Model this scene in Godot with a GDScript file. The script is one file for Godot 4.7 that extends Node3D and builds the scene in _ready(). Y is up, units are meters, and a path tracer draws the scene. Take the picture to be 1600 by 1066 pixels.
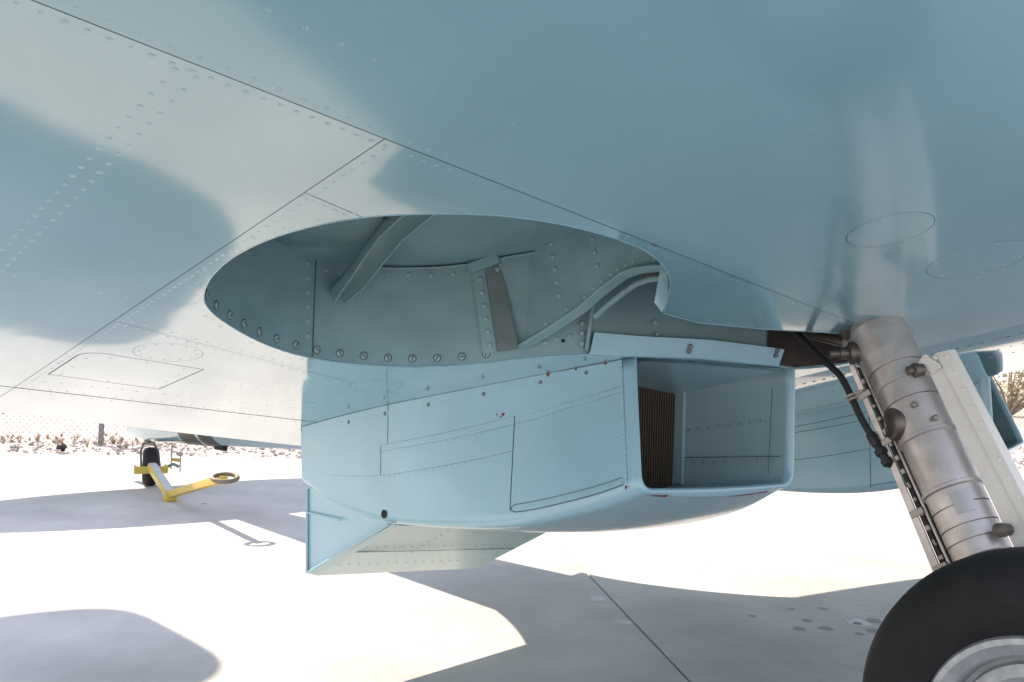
extends Node3D
# World axes: x = the aircraft's forward direction, y = up, z = towards its starboard wing tip. Metres.

const XS := -0.4675      # main spar line
const SIDE_SHIFT := 0.15 # the port half stands a little further forward (the aircraft is parked slightly askew to x)
const AXIS := -0.14      # centre line at the wing

var M := {}
var rng := RandomNumberGenerator.new()
var wave := FastNoiseLite.new()

# ------------------------------------------------------------------ geometry collector
class Geo:
	var v := PackedVector3Array()
	var n := PackedVector3Array()
	var ix := PackedInt32Array()
	func tri_n(a: Vector3, b: Vector3, c: Vector3, na: Vector3, nb: Vector3, nc: Vector3) -> void:
		var g := (c - a).cross(b - a)
		if g.length_squared() < 1e-16: return
		var k := v.size()
		if g.dot(na + nb + nc) < 0.0:
			v.append_array([a, c, b]); n.append_array([na, nc, nb])
		else:
			v.append_array([a, b, c]); n.append_array([na, nb, nc])
		ix.append_array([k, k + 1, k + 2])
	func tri(a: Vector3, b: Vector3, c: Vector3) -> void:
		var g := (c - a).cross(b - a)
		if g.length_squared() < 1e-18: return
		g = g.normalized()
		tri_n(a, b, c, g, g, g)
	func quad(a: Vector3, b: Vector3, c: Vector3, d: Vector3) -> void:
		tri(a, b, c); tri(a, c, d)
	# rows of points, smooth; wrap closes each row
	func surf(rows: Array, wrap := false, outward := true) -> void:
		var nr := rows.size()
		var nc: int = rows[0].size()
		var N := []
		var cen := Vector3.ZERO
		for r in rows:
			for p in r: cen += p
		cen /= float(nr * nc)
		var sgn := 0.0
		for i in nr:
			var line := PackedVector3Array()
			for j in nc:
				var i0: int = maxi(i - 1, 0)
				var i1: int = mini(i + 1, nr - 1)
				var j0: int = (j - 1 + nc) % nc if wrap else maxi(j - 1, 0)
				var j1: int = (j + 1) % nc if wrap else mini(j + 1, nc - 1)
				var du: Vector3 = rows[i1][j] - rows[i0][j]
				var dv: Vector3 = rows[i][j1] - rows[i][j0]
				if du.length_squared() < 1e-14: du = rows[i1][(j + 1) % nc] - rows[i0][(j + 1) % nc]
				if dv.length_squared() < 1e-14:
					var alt: int = i1 if i1 != i else i0
					dv = rows[alt][j1] - rows[alt][j0]
				var g := du.cross(dv)
				g = g.normalized() if g.length_squared() > 1e-20 else Vector3.UP
				line.append(g)
				sgn += g.dot(rows[i][j] - cen)
			N.append(line)
		var f := 1.0 if (sgn >= 0.0) == outward else -1.0
		var last: int = nc if wrap else nc - 1
		for i in nr - 1:
			for j in last:
				var j1: int = (j + 1) % nc
				var a: Vector3 = rows[i][j]; var b: Vector3 = rows[i + 1][j]; var c: Vector3 = rows[i + 1][j1]; var d: Vector3 = rows[i][j1]
				var na: Vector3 = N[i][j] * f; var nb: Vector3 = N[i + 1][j] * f; var nc_: Vector3 = N[i + 1][j1] * f; var nd: Vector3 = N[i][j1] * f
				tri_n(a, b, c, na, nb, nc_); tri_n(a, c, d, na, nc_, nd)
	func box(c: Vector3, b: Basis, s: Vector3, ch := 0.0) -> void:
		var h := s * 0.5
		if ch <= 0.0:
			var p := []
			for k in 8: p.append(c + b * Vector3(h.x * (1 if k & 1 else -1), h.y * (1 if k & 2 else -1), h.z * (1 if k & 4 else -1)))
			for f in [[0, 1, 3, 2], [5, 4, 6, 7], [4, 0, 2, 6], [1, 5, 7, 3], [2, 3, 7, 6], [4, 5, 1, 0]]:
				_face(c, [p[f[0]], p[f[1]], p[f[2]], p[f[3]]])
			return
		var q := {}
		for ax in 3:
			for sg in [-1, 1]:
				for u in [-1, 1]:
					for w in [-1, 1]:
						var e := Vector3.ZERO
						e[ax] = h[ax] * sg
						e[(ax + 1) % 3] = (h[(ax + 1) % 3] - ch) * u
						e[(ax + 2) % 3] = (h[(ax + 2) % 3] - ch) * w
						q[[ax, sg, u, w]] = c + b * e
		for ax in 3:
			for sg in [-1, 1]:
				_face(c, [q[[ax, sg, -1, -1]], q[[ax, sg, 1, -1]], q[[ax, sg, 1, 1]], q[[ax, sg, -1, 1]]])
		for ax in 3:
			var a1: int = (ax + 1) % 3
			for s0 in [-1, 1]:
				for s1 in [-1, 1]:
					# edge between face ax (sign s0) and face a1 (sign s1), along a2
					_face(c, [q[[ax, s0, s1, -1]], q[[ax, s0, s1, 1]], q[[a1, s1, 1, s0]], q[[a1, s1, -1, s0]]])
		for s0 in [-1, 1]:
			for s1 in [-1, 1]:
				for s2 in [-1, 1]:
					_face(c, [q[[0, s0, s1, s2]], q[[1, s1, s2, s0]], q[[2, s2, s0, s1]]])
	func _face(c: Vector3, p: Array) -> void:
		var m := Vector3.ZERO
		for a in p: m += a
		m /= float(p.size())
		var g: Vector3 = (p[2] - p[0]).cross(p[1] - p[0])
		if g.dot(m - c) < 0.0: g = -g
		g = g.normalized()
		for k in range(1, p.size() - 1): tri_n(p[0], p[k], p[k + 1], g, g, g)
	func tube(pts: Array, r, seg := 10, cap := true) -> void:
		var rows := []
		var side := Vector3.ZERO
		for i in pts.size():
			var t: Vector3 = (pts[mini(i + 1, pts.size() - 1)] - pts[maxi(i - 1, 0)]).normalized()
			if side == Vector3.ZERO:
				side = t.cross(Vector3.UP if absf(t.y) < 0.9 else Vector3.RIGHT).normalized()
			side = (side - t * side.dot(t)).normalized()
			var up := side.cross(t)
			var rr: float = r[i] if r is Array else r
			var row := PackedVector3Array()
			for k in seg:
				var a := TAU * k / seg
				row.append(pts[i] + (side * cos(a) + up * sin(a)) * rr)
			rows.append(row)
		surf(rows, true)
		if cap:
			for e in [0, rows.size() - 1]:
				var d: Vector3 = (pts[0] - pts[1]).normalized() if e == 0 else (pts[-1] - pts[-2]).normalized()
				for k in range(1, seg - 1): tri_n(rows[e][0], rows[e][k], rows[e][k + 1], d, d, d)
	# profile of (radius, height) along axis; each pair of points is one band, corners kept sharp when sharp is true
	func lathe(o: Vector3, axis: Vector3, prof: Array, seg := 24, sharp := true) -> void:
		axis = axis.normalized()
		var s := axis.cross(Vector3.UP if absf(axis.y) < 0.9 else Vector3.RIGHT).normalized()
		var u := axis.cross(s)
		for i in prof.size() - 1:
			var p0: Vector2 = prof[i]; var p1: Vector2 = prof[i + 1]
			var n0 := Vector2(p1.y - p0.y, -(p1.x - p0.x)).normalized()
			var na := n0; var nb := n0
			if not sharp:
				if i > 0:
					var q: Vector2 = prof[i - 1]
					na = (n0 + Vector2(p0.y - q.y, -(p0.x - q.x)).normalized()).normalized()
				if i < prof.size() - 2:
					var q: Vector2 = prof[i + 2]
					nb = (n0 + Vector2(q.y - p1.y, -(q.x - p1.x)).normalized()).normalized()
			for k in seg:
				var a := TAU * k / seg; var b := TAU * (k + 1) / seg
				var da := s * cos(a) + u * sin(a); var db := s * cos(b) + u * sin(b)
				var A := o + da * p0.x + axis * p0.y; var B := o + db * p0.x + axis * p0.y
				var C := o + db * p1.x + axis * p1.y; var D := o + da * p1.x + axis * p1.y
				var nA := da * na.x + axis * na.y; var nB := db * na.x + axis * na.y
				var nC := db * nb.x + axis * nb.y; var nD := da * nb.x + axis * nb.y
				tri_n(A, B, C, nA, nB, nC); tri_n(A, C, D, nA, nC, nD)
	# flat polygon (3D points, fan or ear-clipped) given a thickness vector
	func slab(pts: Array, th: Vector3) -> void:
		var c := Vector3.ZERO
		for p in pts: c += p
		c = c / float(pts.size()) + th * 0.5
		var nn := th.normalized()
		var sx: Vector3 = (pts[1] - pts[0]).normalized()
		sx = (sx - nn * sx.dot(nn)).normalized()
		var sy := nn.cross(sx)
		var flat := PackedVector2Array()
		for p in pts: flat.append(Vector2((p - c).dot(sx), (p - c).dot(sy)))
		var t := Geometry2D.triangulate_polygon(flat)
		for k in range(0, t.size(), 3):
			tri_n(pts[t[k]], pts[t[k + 1]], pts[t[k + 2]], -nn, -nn, -nn)
			tri_n(pts[t[k]] + th, pts[t[k + 1]] + th, pts[t[k + 2]] + th, nn, nn, nn)
		var cw := -1.0 if Geometry2D.is_polygon_clockwise(flat) else 1.0
		for k in pts.size():
			var a: Vector3 = pts[k]; var b: Vector3 = pts[(k + 1) % pts.size()]
			var g := (b - a).cross(nn).normalized() * cw
			tri_n(a, b, b + th, g, g, g); tri_n(a, b + th, a + th, g, g, g)
	func mesh() -> ArrayMesh:
		var m := ArrayMesh.new()
		into(m)
		return m
	func into(m: ArrayMesh) -> void:
		var arr := []
		arr.resize(Mesh.ARRAY_MAX)
		arr[Mesh.ARRAY_VERTEX] = v; arr[Mesh.ARRAY_NORMAL] = n; arr[Mesh.ARRAY_INDEX] = ix
		m.add_surface_from_arrays(Mesh.PRIMITIVE_TRIANGLES, arr)

func V(x: float, y: float, z: float) -> Vector3: return Vector3(x, y, z)

func part(called: String, g, mat, parent: Node) -> MeshInstance3D:
	var o := MeshInstance3D.new()
	o.name = numbered(called, parent)
	var gs: Array = g if g is Array else [g]
	var ms: Array = mat if mat is Array else [mat]
	var am := ArrayMesh.new()
	for k in gs.size():
		gs[k].into(am)
		am.surface_set_material(k, ms[k])
	o.mesh = am
	parent.add_child(o, true)
	return o

func place(called: String, mesh: Mesh, at: Transform3D, parent: Node) -> MeshInstance3D:
	var o := MeshInstance3D.new()
	o.name = numbered(called, parent)
	o.mesh = mesh
	o.transform = at
	parent.add_child(o, true)
	return o

func numbered(called: String, parent: Node) -> String:
	if not parent.has_node(NodePath(called)): return called
	var k := 1
	while parent.has_node(NodePath("%s_%03d" % [called, k])): k += 1
	return "%s_%03d" % [called, k]

func thing(called: String, label: String, category: String, at := Vector3.ZERO, group := "") -> Node3D:
	var o := Node3D.new()
	o.name = numbered(called, self)
	o.position = at
	add_child(o, true)
	o.set_meta("label", label); o.set_meta("category", category)
	if group != "": o.set_meta("group", group)
	return o

func stuff(o: Node) -> Node:
	o.set_meta("kind", "stuff")
	return o

func scatter(called: String, mesh: Mesh, xf: Array, parent: Node, cols := []) -> MultiMeshInstance3D:
	var mm := MultiMesh.new()
	mm.transform_format = MultiMesh.TRANSFORM_3D
	if cols.size() > 0: mm.use_colors = true
	mm.mesh = mesh
	mm.instance_count = xf.size()
	for k in xf.size():
		mm.set_instance_transform(k, xf[k])
		if cols.size() > 0: mm.set_instance_color(k, cols[k])
	var o := MultiMeshInstance3D.new()
	o.name = numbered(called, parent)
	o.multimesh = mm
	parent.add_child(o, true)
	stuff(o)
	return o

# the same part on the port side
func mirrored(src: MeshInstance3D, called: String, parent: Node, mat = null) -> MeshInstance3D:
	var am := ArrayMesh.new()
	for s in src.mesh.get_surface_count():
		var a: Array = src.mesh.surface_get_arrays(s)
		var vv: PackedVector3Array = a[Mesh.ARRAY_VERTEX]
		var nn: PackedVector3Array = a[Mesh.ARRAY_NORMAL]
		var ii: PackedInt32Array = a[Mesh.ARRAY_INDEX]
		for k in vv.size():
			var q: Vector3 = src.transform * vv[k]
			vv[k] = V(q.x + SIDE_SHIFT, q.y, 2.0 * AXIS - q.z)
			var nq: Vector3 = src.transform.basis * nn[k]
			nn[k] = V(nq.x, nq.y, -nq.z)
		for k in range(0, ii.size(), 3):
			var t := ii[k + 1]
			ii[k + 1] = ii[k + 2]; ii[k + 2] = t
		var arr := []
		arr.resize(Mesh.ARRAY_MAX)
		arr[Mesh.ARRAY_VERTEX] = vv; arr[Mesh.ARRAY_NORMAL] = nn; arr[Mesh.ARRAY_INDEX] = ii
		am.add_surface_from_arrays(Mesh.PRIMITIVE_TRIANGLES, arr)
		am.surface_set_material(s, mat if mat else src.mesh.surface_get_material(s))
	var o := MeshInstance3D.new()
	o.name = numbered(called, parent)
	o.mesh = am
	parent.add_child(o, true)
	return o

# ------------------------------------------------------------------ materials
func srgb(r: float, g: float, b: float) -> Color: return Color(r, g, b).linear_to_srgb()

func noise_tex(freq: float, lo: Color, hi: Color, seed_: int, octaves := 4, mid := 0.5, size := 512) -> NoiseTexture2D:
	var n := FastNoiseLite.new()
	n.seed = seed_; n.frequency = freq; n.fractal_octaves = octaves
	n.noise_type = FastNoiseLite.TYPE_SIMPLEX_SMOOTH
	var t := NoiseTexture2D.new()
	t.width = size; t.height = size; t.seamless = true; t.noise = n
	var g := Gradient.new()
	g.set_color(0, lo); g.set_color(1, hi)
	g.add_point(mid, lo.lerp(hi, 0.5))
	t.color_ramp = g
	return t

func bump_tex(freq: float, strength: float, seed_: int, octaves := 3, size := 512) -> NoiseTexture2D:
	var n := FastNoiseLite.new()
	n.seed = seed_; n.frequency = freq; n.fractal_octaves = octaves
	var t := NoiseTexture2D.new()
	t.width = size; t.height = size; t.seamless = true; t.noise = n
	t.as_normal_map = true; t.bump_strength = strength
	return t

func mat(col: Color, rough: float, metal := 0.0, var_ := 0.12, scale_ := 2.0, seed_ := 1) -> StandardMaterial3D:
	var m := StandardMaterial3D.new()
	m.albedo_color = Color.WHITE
	m.albedo_texture = noise_tex(0.012, (col.srgb_to_linear() * (1.0 - var_)).linear_to_srgb(), (col.srgb_to_linear() * (1.0 + var_)).linear_to_srgb(), seed_, 5, 0.5, 256)
	m.uv1_triplanar = true; m.uv1_world_triplanar = true
	m.uv1_scale = Vector3.ONE * scale_
	m.roughness = rough; m.metallic = metal
	return m

func plain(col: Color, rough: float, metal := 0.0) -> StandardMaterial3D:
	var m := StandardMaterial3D.new()
	m.albedo_color = col; m.roughness = rough; m.metallic = metal
	return m

func glossy(m: StandardMaterial3D, cr: float, amount := 1.0) -> StandardMaterial3D:
	m.clearcoat_enabled = true; m.clearcoat = amount; m.clearcoat_roughness = cr
	return m

func make_materials() -> void:
	M.paint = glossy(mat(srgb(0.24, 0.455, 0.525), 0.12, 0.0, 0.05, 0.7, 3), 0.05, 1.0)
	M.paint.metallic_specular = 0.8
	M.paint_nose = glossy(mat(srgb(0.245, 0.46, 0.53), 0.20, 0.0, 0.05, 0.7, 3), 0.105, 0.8)
	M.paint_nose.metallic_specular = 0.5
	M.fairing = glossy(mat(srgb(0.355, 0.58, 0.66), 0.35, 0.0, 0.07, 0.9, 4), 0.12, 0.8)
	M.fairing.metallic_specular = 0.5
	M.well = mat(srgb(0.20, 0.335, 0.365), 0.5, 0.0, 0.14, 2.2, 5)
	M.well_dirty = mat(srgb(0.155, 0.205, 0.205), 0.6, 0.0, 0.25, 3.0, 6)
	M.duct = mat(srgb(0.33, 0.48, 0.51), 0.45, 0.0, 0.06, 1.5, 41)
	M.fus = glossy(mat(srgb(0.23, 0.38, 0.43), 0.25, 0.0, 0.06, 0.8, 43), 0.08, 0.9)
	M.flap = glossy(mat(srgb(0.37, 0.55, 0.60), 0.5, 0.0, 0.06, 1.2, 44), 0.16, 0.6)
	M.fastener = plain(srgb(0.17, 0.20, 0.20), 0.6)
	M.wire = plain(srgb(0.09, 0.085, 0.09), 0.7)
	M.ring = mat(srgb(0.17, 0.14, 0.10), 0.65, 0.0, 0.3, 8.0, 45)
	M.seam = plain(srgb(0.085, 0.125, 0.135), 0.8)
	M.slot = plain(srgb(0.02, 0.02, 0.018), 0.8)
	M.screw = plain(srgb(0.27, 0.41, 0.43), 0.4)
	M.grime_and_shade = mat(srgb(0.035, 0.028, 0.022), 0.7, 0.0, 0.5, 5.0, 7)  # dark brown for grease, and for shade painted into the leg bay
	M.chip_red = plain(srgb(0.25, 0.03, 0.025), 0.6)
	M.chip_tan = plain(srgb(0.40, 0.33, 0.26), 0.7)
	M.silver = mat(srgb(0.56, 0.515, 0.48), 0.42, 0.65, 0.26, 4.0, 8)
	M.silver_dark = mat(srgb(0.16, 0.14, 0.12), 0.45, 0.7, 0.3, 5.0, 9)
	M.white = mat(srgb(0.72, 0.70, 0.62), 0.42, 0.0, 0.06, 4.0, 10)
	M.steel = plain(srgb(0.30, 0.28, 0.25), 0.4, 0.8)
	M.rubber = mat(srgb(0.0095, 0.0085, 0.0078), 0.74, 0.0, 0.45, 4.0, 11)
	M.hose = plain(srgb(0.02, 0.02, 0.02), 0.45)
	M.matrix = mat(srgb(0.055, 0.045, 0.032), 0.7, 0.0, 0.3, 6.0, 12)
	M.brass = plain(srgb(0.19, 0.15, 0.095), 0.6, 0.3)
	M.yellow = mat(srgb(0.60, 0.43, 0.07), 0.4, 0.0, 0.10, 5.0, 13)
	M.bar_sky_sheen = mat(srgb(0.55, 0.56, 0.58), 0.4, 0.0, 0.08, 5.0, 14)
	M.band = plain(srgb(0.04, 0.035, 0.03), 0.4)
	M.rim = mat(srgb(0.42, 0.43, 0.42), 0.45, 0.6, 0.25, 9.0, 15)
	M.plate = plain(srgb(0.46, 0.44, 0.42), 0.36, 0.7)
	M.galv = plain(srgb(0.30, 0.31, 0.32), 0.5, 0.5)
	M.sand = mat(srgb(0.46, 0.39, 0.30), 0.95, 0.0, 0.18, 0.15, 16)
	M.gravel = mat(srgb(0.48, 0.42, 0.38), 0.95, 0.0, 0.25, 1.2, 17)
	M.canvas = plain(srgb(0.6, 0.57, 0.5), 0.8)
	var c := plain(Color.WHITE, 0.85)
	c.albedo_texture = noise_tex(0.006, srgb(0.415, 0.39, 0.375), srgb(0.60, 0.565, 0.53), 18, 7, 0.5, 1024)
	c.uv1_triplanar = true; c.uv1_world_triplanar = true
	c.uv1_scale = Vector3.ONE * 0.22
	c.normal_enabled = true
	c.normal_texture = bump_tex(0.09, 1.2, 21, 4, 512)
	c.normal_scale = 0.35
	M.concrete = c
	M.spot_light = plain(srgb(0.62, 0.61, 0.60), 0.7)
	M.spot_dark = plain(srgb(0.25, 0.235, 0.225), 0.6)

# ------------------------------------------------------------------ wing shape
func sc(z: float) -> float: return sqrt(maxf(1.0 - (z / 5.6) * (z / 5.6), 0.02))

func under(x: float, z: float) -> float:    # lower surface, starboard
	var y := 1.0663 + (x - XS) * 0.25133 + (z - 0.7) * 0.12227
	var s := sc(z)
	if x > XS:
		var u := minf((x - XS) / (0.78 * s), 1.0)
		y += 0.16 * s * (1.0 - sqrt(1.0 - pow(u, 4.0) * 0.9995))
	return y

func skin(x: float, z: float) -> float:     # with the faint waviness of a metal skin
	return under(x, z) + 0.0003 * wave.get_noise_2d(x * 100.0, z * 100.0)

func over(x: float, z: float) -> float:     # upper surface
	var s := sc(z)
	var base := under(x, z)
	if x > XS:
		var u := minf((x - XS) / (0.78 * s), 1.0)
		var plane := 1.0663 + (x - XS) * 0.25133 + (z - 0.7) * 0.12227
		return plane + s * (0.16 + 0.15 * sqrt(maxf(1.0 - u * u, 0.0)))
	var w := clampf((XS - x) / (1.88 * s), 0.0, 1.0)
	return base + 0.008 + 0.345 * s * pow(1.0 - pow(w, 1.7), 0.9)

func lead(z: float) -> float: return XS + 0.78 * sc(z)
func trail(z: float) -> float: return XS - 1.88 * sc(z)

func planform(z0: float, z1: float, step := 0.1) -> PackedVector2Array:
	var a := PackedVector2Array()
	var k := int(ceil((z1 - z0) / step))
	for i in k + 1: a.append(Vector2(lead(lerpf(z0, z1, float(i) / k)) - 0.001, lerpf(z0, z1, float(i) / k)))
	for i in k + 1: a.append(Vector2(trail(lerpf(z1, z0, float(i) / k)) + 0.001, lerpf(z1, z0, float(i) / k)))
	return a

func disc(cx: float, cz: float, r: float, k := 28) -> PackedVector2Array:
	var a := PackedVector2Array()
	for i in k: a.append(Vector2(cx + r * cos(TAU * i / k), cz + r * sin(TAU * i / k)))
	return a

func edge_dist(p: Vector2, poly: PackedVector2Array) -> float:
	var d := 1e9
	var m := poly.size()
	for i in m:
		d = minf(d, p.distance_squared_to(Geometry2D.get_closest_point_to_segment(p, poly[i], poly[(i + 1) % m])))
	return sqrt(d)

# a sheet y = f(x, z) over a polygon in (x, z), cut into cells; dir says which side its normal faces
func sheet(g: Geo, poly: PackedVector2Array, holes: Array, f: Callable, cell: float, dir := -1.0) -> void:
	var r := Rect2(poly[0], Vector2.ZERO)
	for p in poly: r = r.expand(p)
	var nx := int(ceil(r.size.x / cell)); var nz := int(ceil(r.size.y / cell))
	var cx := r.size.x / nx; var cz := r.size.y / nz
	var half := Vector2(cx, cz).length() * 0.5
	var put := func(p: Vector2) -> Array:
		var e := 0.002
		var y: float = f.call(p.x, p.y)
		var gx: float = (f.call(p.x + e, p.y) - f.call(p.x - e, p.y)) / (2.0 * e)
		var gz: float = (f.call(p.x, p.y + e) - f.call(p.x, p.y - e)) / (2.0 * e)
		return [V(p.x, y, p.y), V(-gx, 1.0, -gz).normalized() * dir]
	for i in nx:
		for j in nz:
			var a := r.position + Vector2(i * cx, j * cz)
			var mid := a + Vector2(cx, cz) * 0.5
			var rect := PackedVector2Array([a, a + Vector2(cx, 0), a + Vector2(cx, cz), a + Vector2(0, cz)])
			var pieces := []
			var inside := Geometry2D.is_point_in_polygon(mid, poly)
			if edge_dist(mid, poly) > half:
				if not inside: continue
				pieces = [rect]
			else:
				pieces = Geometry2D.intersect_polygons(rect, poly)
			for h in holes:
				var hin := Geometry2D.is_point_in_polygon(mid, h)
				if edge_dist(mid, h) > half:
					if hin:
						pieces = []
						break
					continue
				var next := []
				for q in pieces: next.append_array(Geometry2D.clip_polygons(q, h))
				pieces = next
			for q in pieces:
				if Geometry2D.is_polygon_clockwise(q) != Geometry2D.is_polygon_clockwise(rect) : pass
				var t := Geometry2D.triangulate_polygon(q)
				var c := []
				for p in q: c.append(put.call(p))
				for k in range(0, t.size(), 3):
					g.tri_n(c[t[k]][0], c[t[k + 1]][0], c[t[k + 2]][0], c[t[k]][1], c[t[k + 1]][1], c[t[k + 2]][1])

func opening() -> PackedVector2Array:       # wheel well and leg slot, in (x, z)
	return PackedVector2Array([
		Vector2(-1.111, 1.916), Vector2(-1.026, 1.945), Vector2(-0.93, 1.958), Vector2(-0.838, 1.951), Vector2(-0.751, 1.924), Vector2(-0.677, 1.882),
		Vector2(-0.612, 1.818), Vector2(-0.555, 1.738), Vector2(-0.520, 1.658), Vector2(-0.500, 1.575), Vector2(-0.491, 1.489), Vector2(-0.495, 1.41), Vector2(-0.517, 1.333), Vector2(-0.556, 1.255), Vector2(-0.612, 1.182),
		Vector2(-0.681, 1.103), Vector2(-0.675, 0.98), Vector2(-0.612, 0.80), Vector2(-0.545, 0.655), Vector2(-0.506, 0.53), Vector2(-0.512, 0.40), Vector2(-0.56, 0.335), Vector2(-0.66, 0.315),
		Vector2(-0.762, 0.385), Vector2(-0.775, 0.464), Vector2(-0.846, 0.711), Vector2(-0.932, 0.886), Vector2(-0.980, 0.995), Vector2(-1.045, 1.063), Vector2(-1.115, 1.120),
		Vector2(-1.205, 1.180), Vector2(-1.288, 1.268), Vector2(-1.338, 1.380), Vector2(-1.360, 1.507), Vector2(-1.340, 1.623), Vector2(-1.291, 1.728), Vector2(-1.221, 1.828), Vector2(-1.168, 1.882)])

func smooth_loop(p: PackedVector2Array, sub: int, sharp: Array) -> PackedVector2Array:
	var out := PackedVector2Array()
	var n := p.size()
	for i in n:
		var a := p[(i - 1 + n) % n]; var b := p[i]; var c := p[(i + 1) % n]; var d := p[(i + 2) % n]
		if sharp.has(i): a = b
		if sharp.has((i + 1) % n): d = c
		for k in sub:
			out.append(b.cubic_interpolate(c, a, d, float(k) / sub))
	return out

func poly(pts: Array) -> PackedVector2Array: return PackedVector2Array(pts)

func shrink(p: PackedVector2Array, d: float) -> PackedVector2Array:
	var r := Geometry2D.offset_polygon(p, -d)
	return r[0] if r.size() > 0 else p

func dome(r: float, h: float, seg := 9) -> Geo:
	var g := Geo.new()
	g.lathe(Vector3.ZERO, Vector3.UP, [Vector2(r, 0.0), Vector2(r * 0.86, h * 0.75), Vector2(r * 0.62, h), Vector2(r * 0.38, h * 0.45), Vector2(0.0, h * 0.3)], seg, false)
	return g

func round_head(r: float, h: float, seg := 10) -> Geo:
	var g := Geo.new()
	g.lathe(Vector3.ZERO, Vector3.UP, [Vector2(r, 0.0), Vector2(r * 0.93, h * 0.5), Vector2(r * 0.65, h * 0.9), Vector2(0.0, h)], seg, false)
	return g

func on_normal(at: Vector3, n: Vector3, spin := 0.0) -> Transform3D:
	n = n.normalized()
	var s := n.cross(Vector3.RIGHT if absf(n.x) < 0.8 else Vector3.UP).normalized()
	return Transform3D(Basis(s, n, s.cross(n)).rotated(n, spin), at)

func skin_n(x: float, z: float) -> Vector3:
	var e := 0.004
	return V((under(x + e, z) - under(x - e, z)) / (2 * e), -1.0, (under(x, z + e) - under(x, z - e)) / (2 * e)).normalized()

# ------------------------------------------------------------------ scene
func _ready() -> void:
	rng.seed = 20
	wave.seed = 5; wave.frequency = 0.05; wave.fractal_octaves = 3
	# camera
	var cam := Camera3D.new()
	cam.name = "camera"
	cam.transform = Transform3D(Basis(V(0.6986, 0.03074, -0.71485), V(-0.00383, 0.99922, 0.03923), V(0.7155, -0.02467, 0.69818)).orthonormalized(), V(0.45327, 0.94695, 2.65396))
	cam.fov = 41.574; cam.near = 0.05; cam.far = 900.0
	add_child(cam)
	cam.current = true
	# sky, exposure
	var sky_m := ProceduralSkyMaterial.new()
	sky_m.sky_top_color = Color(0.66, 0.69, 0.78)
	sky_m.sky_horizon_color = Color(0.88, 0.87, 0.87)
	sky_m.sky_curve = 0.12
	sky_m.ground_horizon_color = Color(0.70, 0.68, 0.64)
	sky_m.ground_bottom_color = Color(0.5, 0.47, 0.42)
	sky_m.sky_energy_multiplier = 1.1
	var sky := Sky.new()
	sky.sky_material = sky_m
	var env := Environment.new()
	env.background_mode = Environment.BG_SKY
	env.sky = sky
	env.ambient_light_source = Environment.AMBIENT_SOURCE_SKY
	env.tonemap_mode = Environment.TONE_MAPPER_LINEAR
	env.tonemap_exposure = 2.2
	env.ssao_enabled = true; env.ssil_enabled = true; env.sdfgi_enabled = true
	var we := WorldEnvironment.new()
	we.name = "world"
	we.environment = env
	add_child(we)
	# sun: from behind the tail, elevation 37 degrees
	var sun := DirectionalLight3D.new()
	sun.name = "sun"
	sun.light_energy = 1.5
	sun.light_color = Color(1.0, 0.935, 0.855)
	sun.light_angular_distance = 0.53
	sun.shadow_enabled = true
	add_child(sun)
	sun.look_at_from_position(Vector3.ZERO, V(1.33, -1.0, -0.02))

	make_materials()
	build_ground()
	build_verge()
	var plane := thing("aircraft", "pale blue painted fighter aircraft seen from under its wing, wheels down on the concrete", "aircraft")
	build_wing(plane)
	build_well(plane)
	build_radiator(plane)
	build_fuselage(plane)
	build_gear(plane)
	build_tail(plane)
	build_tow_bar()
	build_fence()
	build_scrub()
	build_added_sunshade()

# ------------------------------------------------------------------ ground
const E1 := Vector3(0.807, 0, 0.5906)
const E2 := Vector3(0.5906, 0, -0.807)

func build_ground() -> void:
	var g := Geo.new()
	g.quad(V(-500, -0.06, -500), V(500, -0.06, -500), V(500, -0.06, 500), V(-500, -0.06, 500))
	var o := part("ground", g, M.sand, self)
	o.set_meta("kind", "structure")
	var apron := Node3D.new()
	apron.name = "apron"
	add_child(apron, true)
	apron.set_meta("kind", "structure")
	# slabs between joints; one joint runs under the wing
	var a_cuts := [-6.63, 2.4, 8.4, 14.4]
	var b_cuts := [-24.9, -18.9, -12.9, -6.92, -0.92, 5.08, 11.08, 17.08, 23.08]
	for i in a_cuts.size() - 1:
		for j in b_cuts.size() - 1:
			var s := Geo.new()
			var a0: float = a_cuts[i] + 0.003; var a1: float = a_cuts[i + 1] - 0.003
			var b0: float = b_cuts[j] + 0.003; var b1: float = b_cuts[j + 1] - 0.003
			var c := E1 * (a0 + a1) * 0.5 + E2 * (b0 + b1) * 0.5 + V(0, -0.05, 0)
			s.box(c, Basis(E1, Vector3.UP, E2 * -1.0), V(a1 - a0, 0.1, b1 - b0), 0.004)
			part("concrete_slab", s, M.concrete, apron)
	var d := Geo.new()
	for q in [[-1.912, -0.189, 0.035], [-1.634, -0.006, 0.035], [-1.07, -0.72, 0.05], [-1.0, -0.84, 0.04]]: blot(d, q[0], q[1], q[2])
	stuff(part("pale_stain", d, M.spot_light, apron))
	d = Geo.new()
	for q in [[-1.376, -0.47, 0.018], [-1.208, -0.588, 0.022], [-1.33, -0.691, 0.015], [-1.064, -0.702, 0.02], [-1.044, -0.796, 0.03], [-1.172, -0.461, 0.025], [-1.115, -0.546, 0.028], [-0.98, -0.66, 0.03], [-0.93, -0.74, 0.02], [-1.0, -0.58, 0.016], [-1.25, -0.80, 0.02], [-4.96, 0.04, 0.02]]: blot(d, q[0], q[1], q[2])
	stuff(part("oil_stain", d, M.spot_dark, apron))

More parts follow.
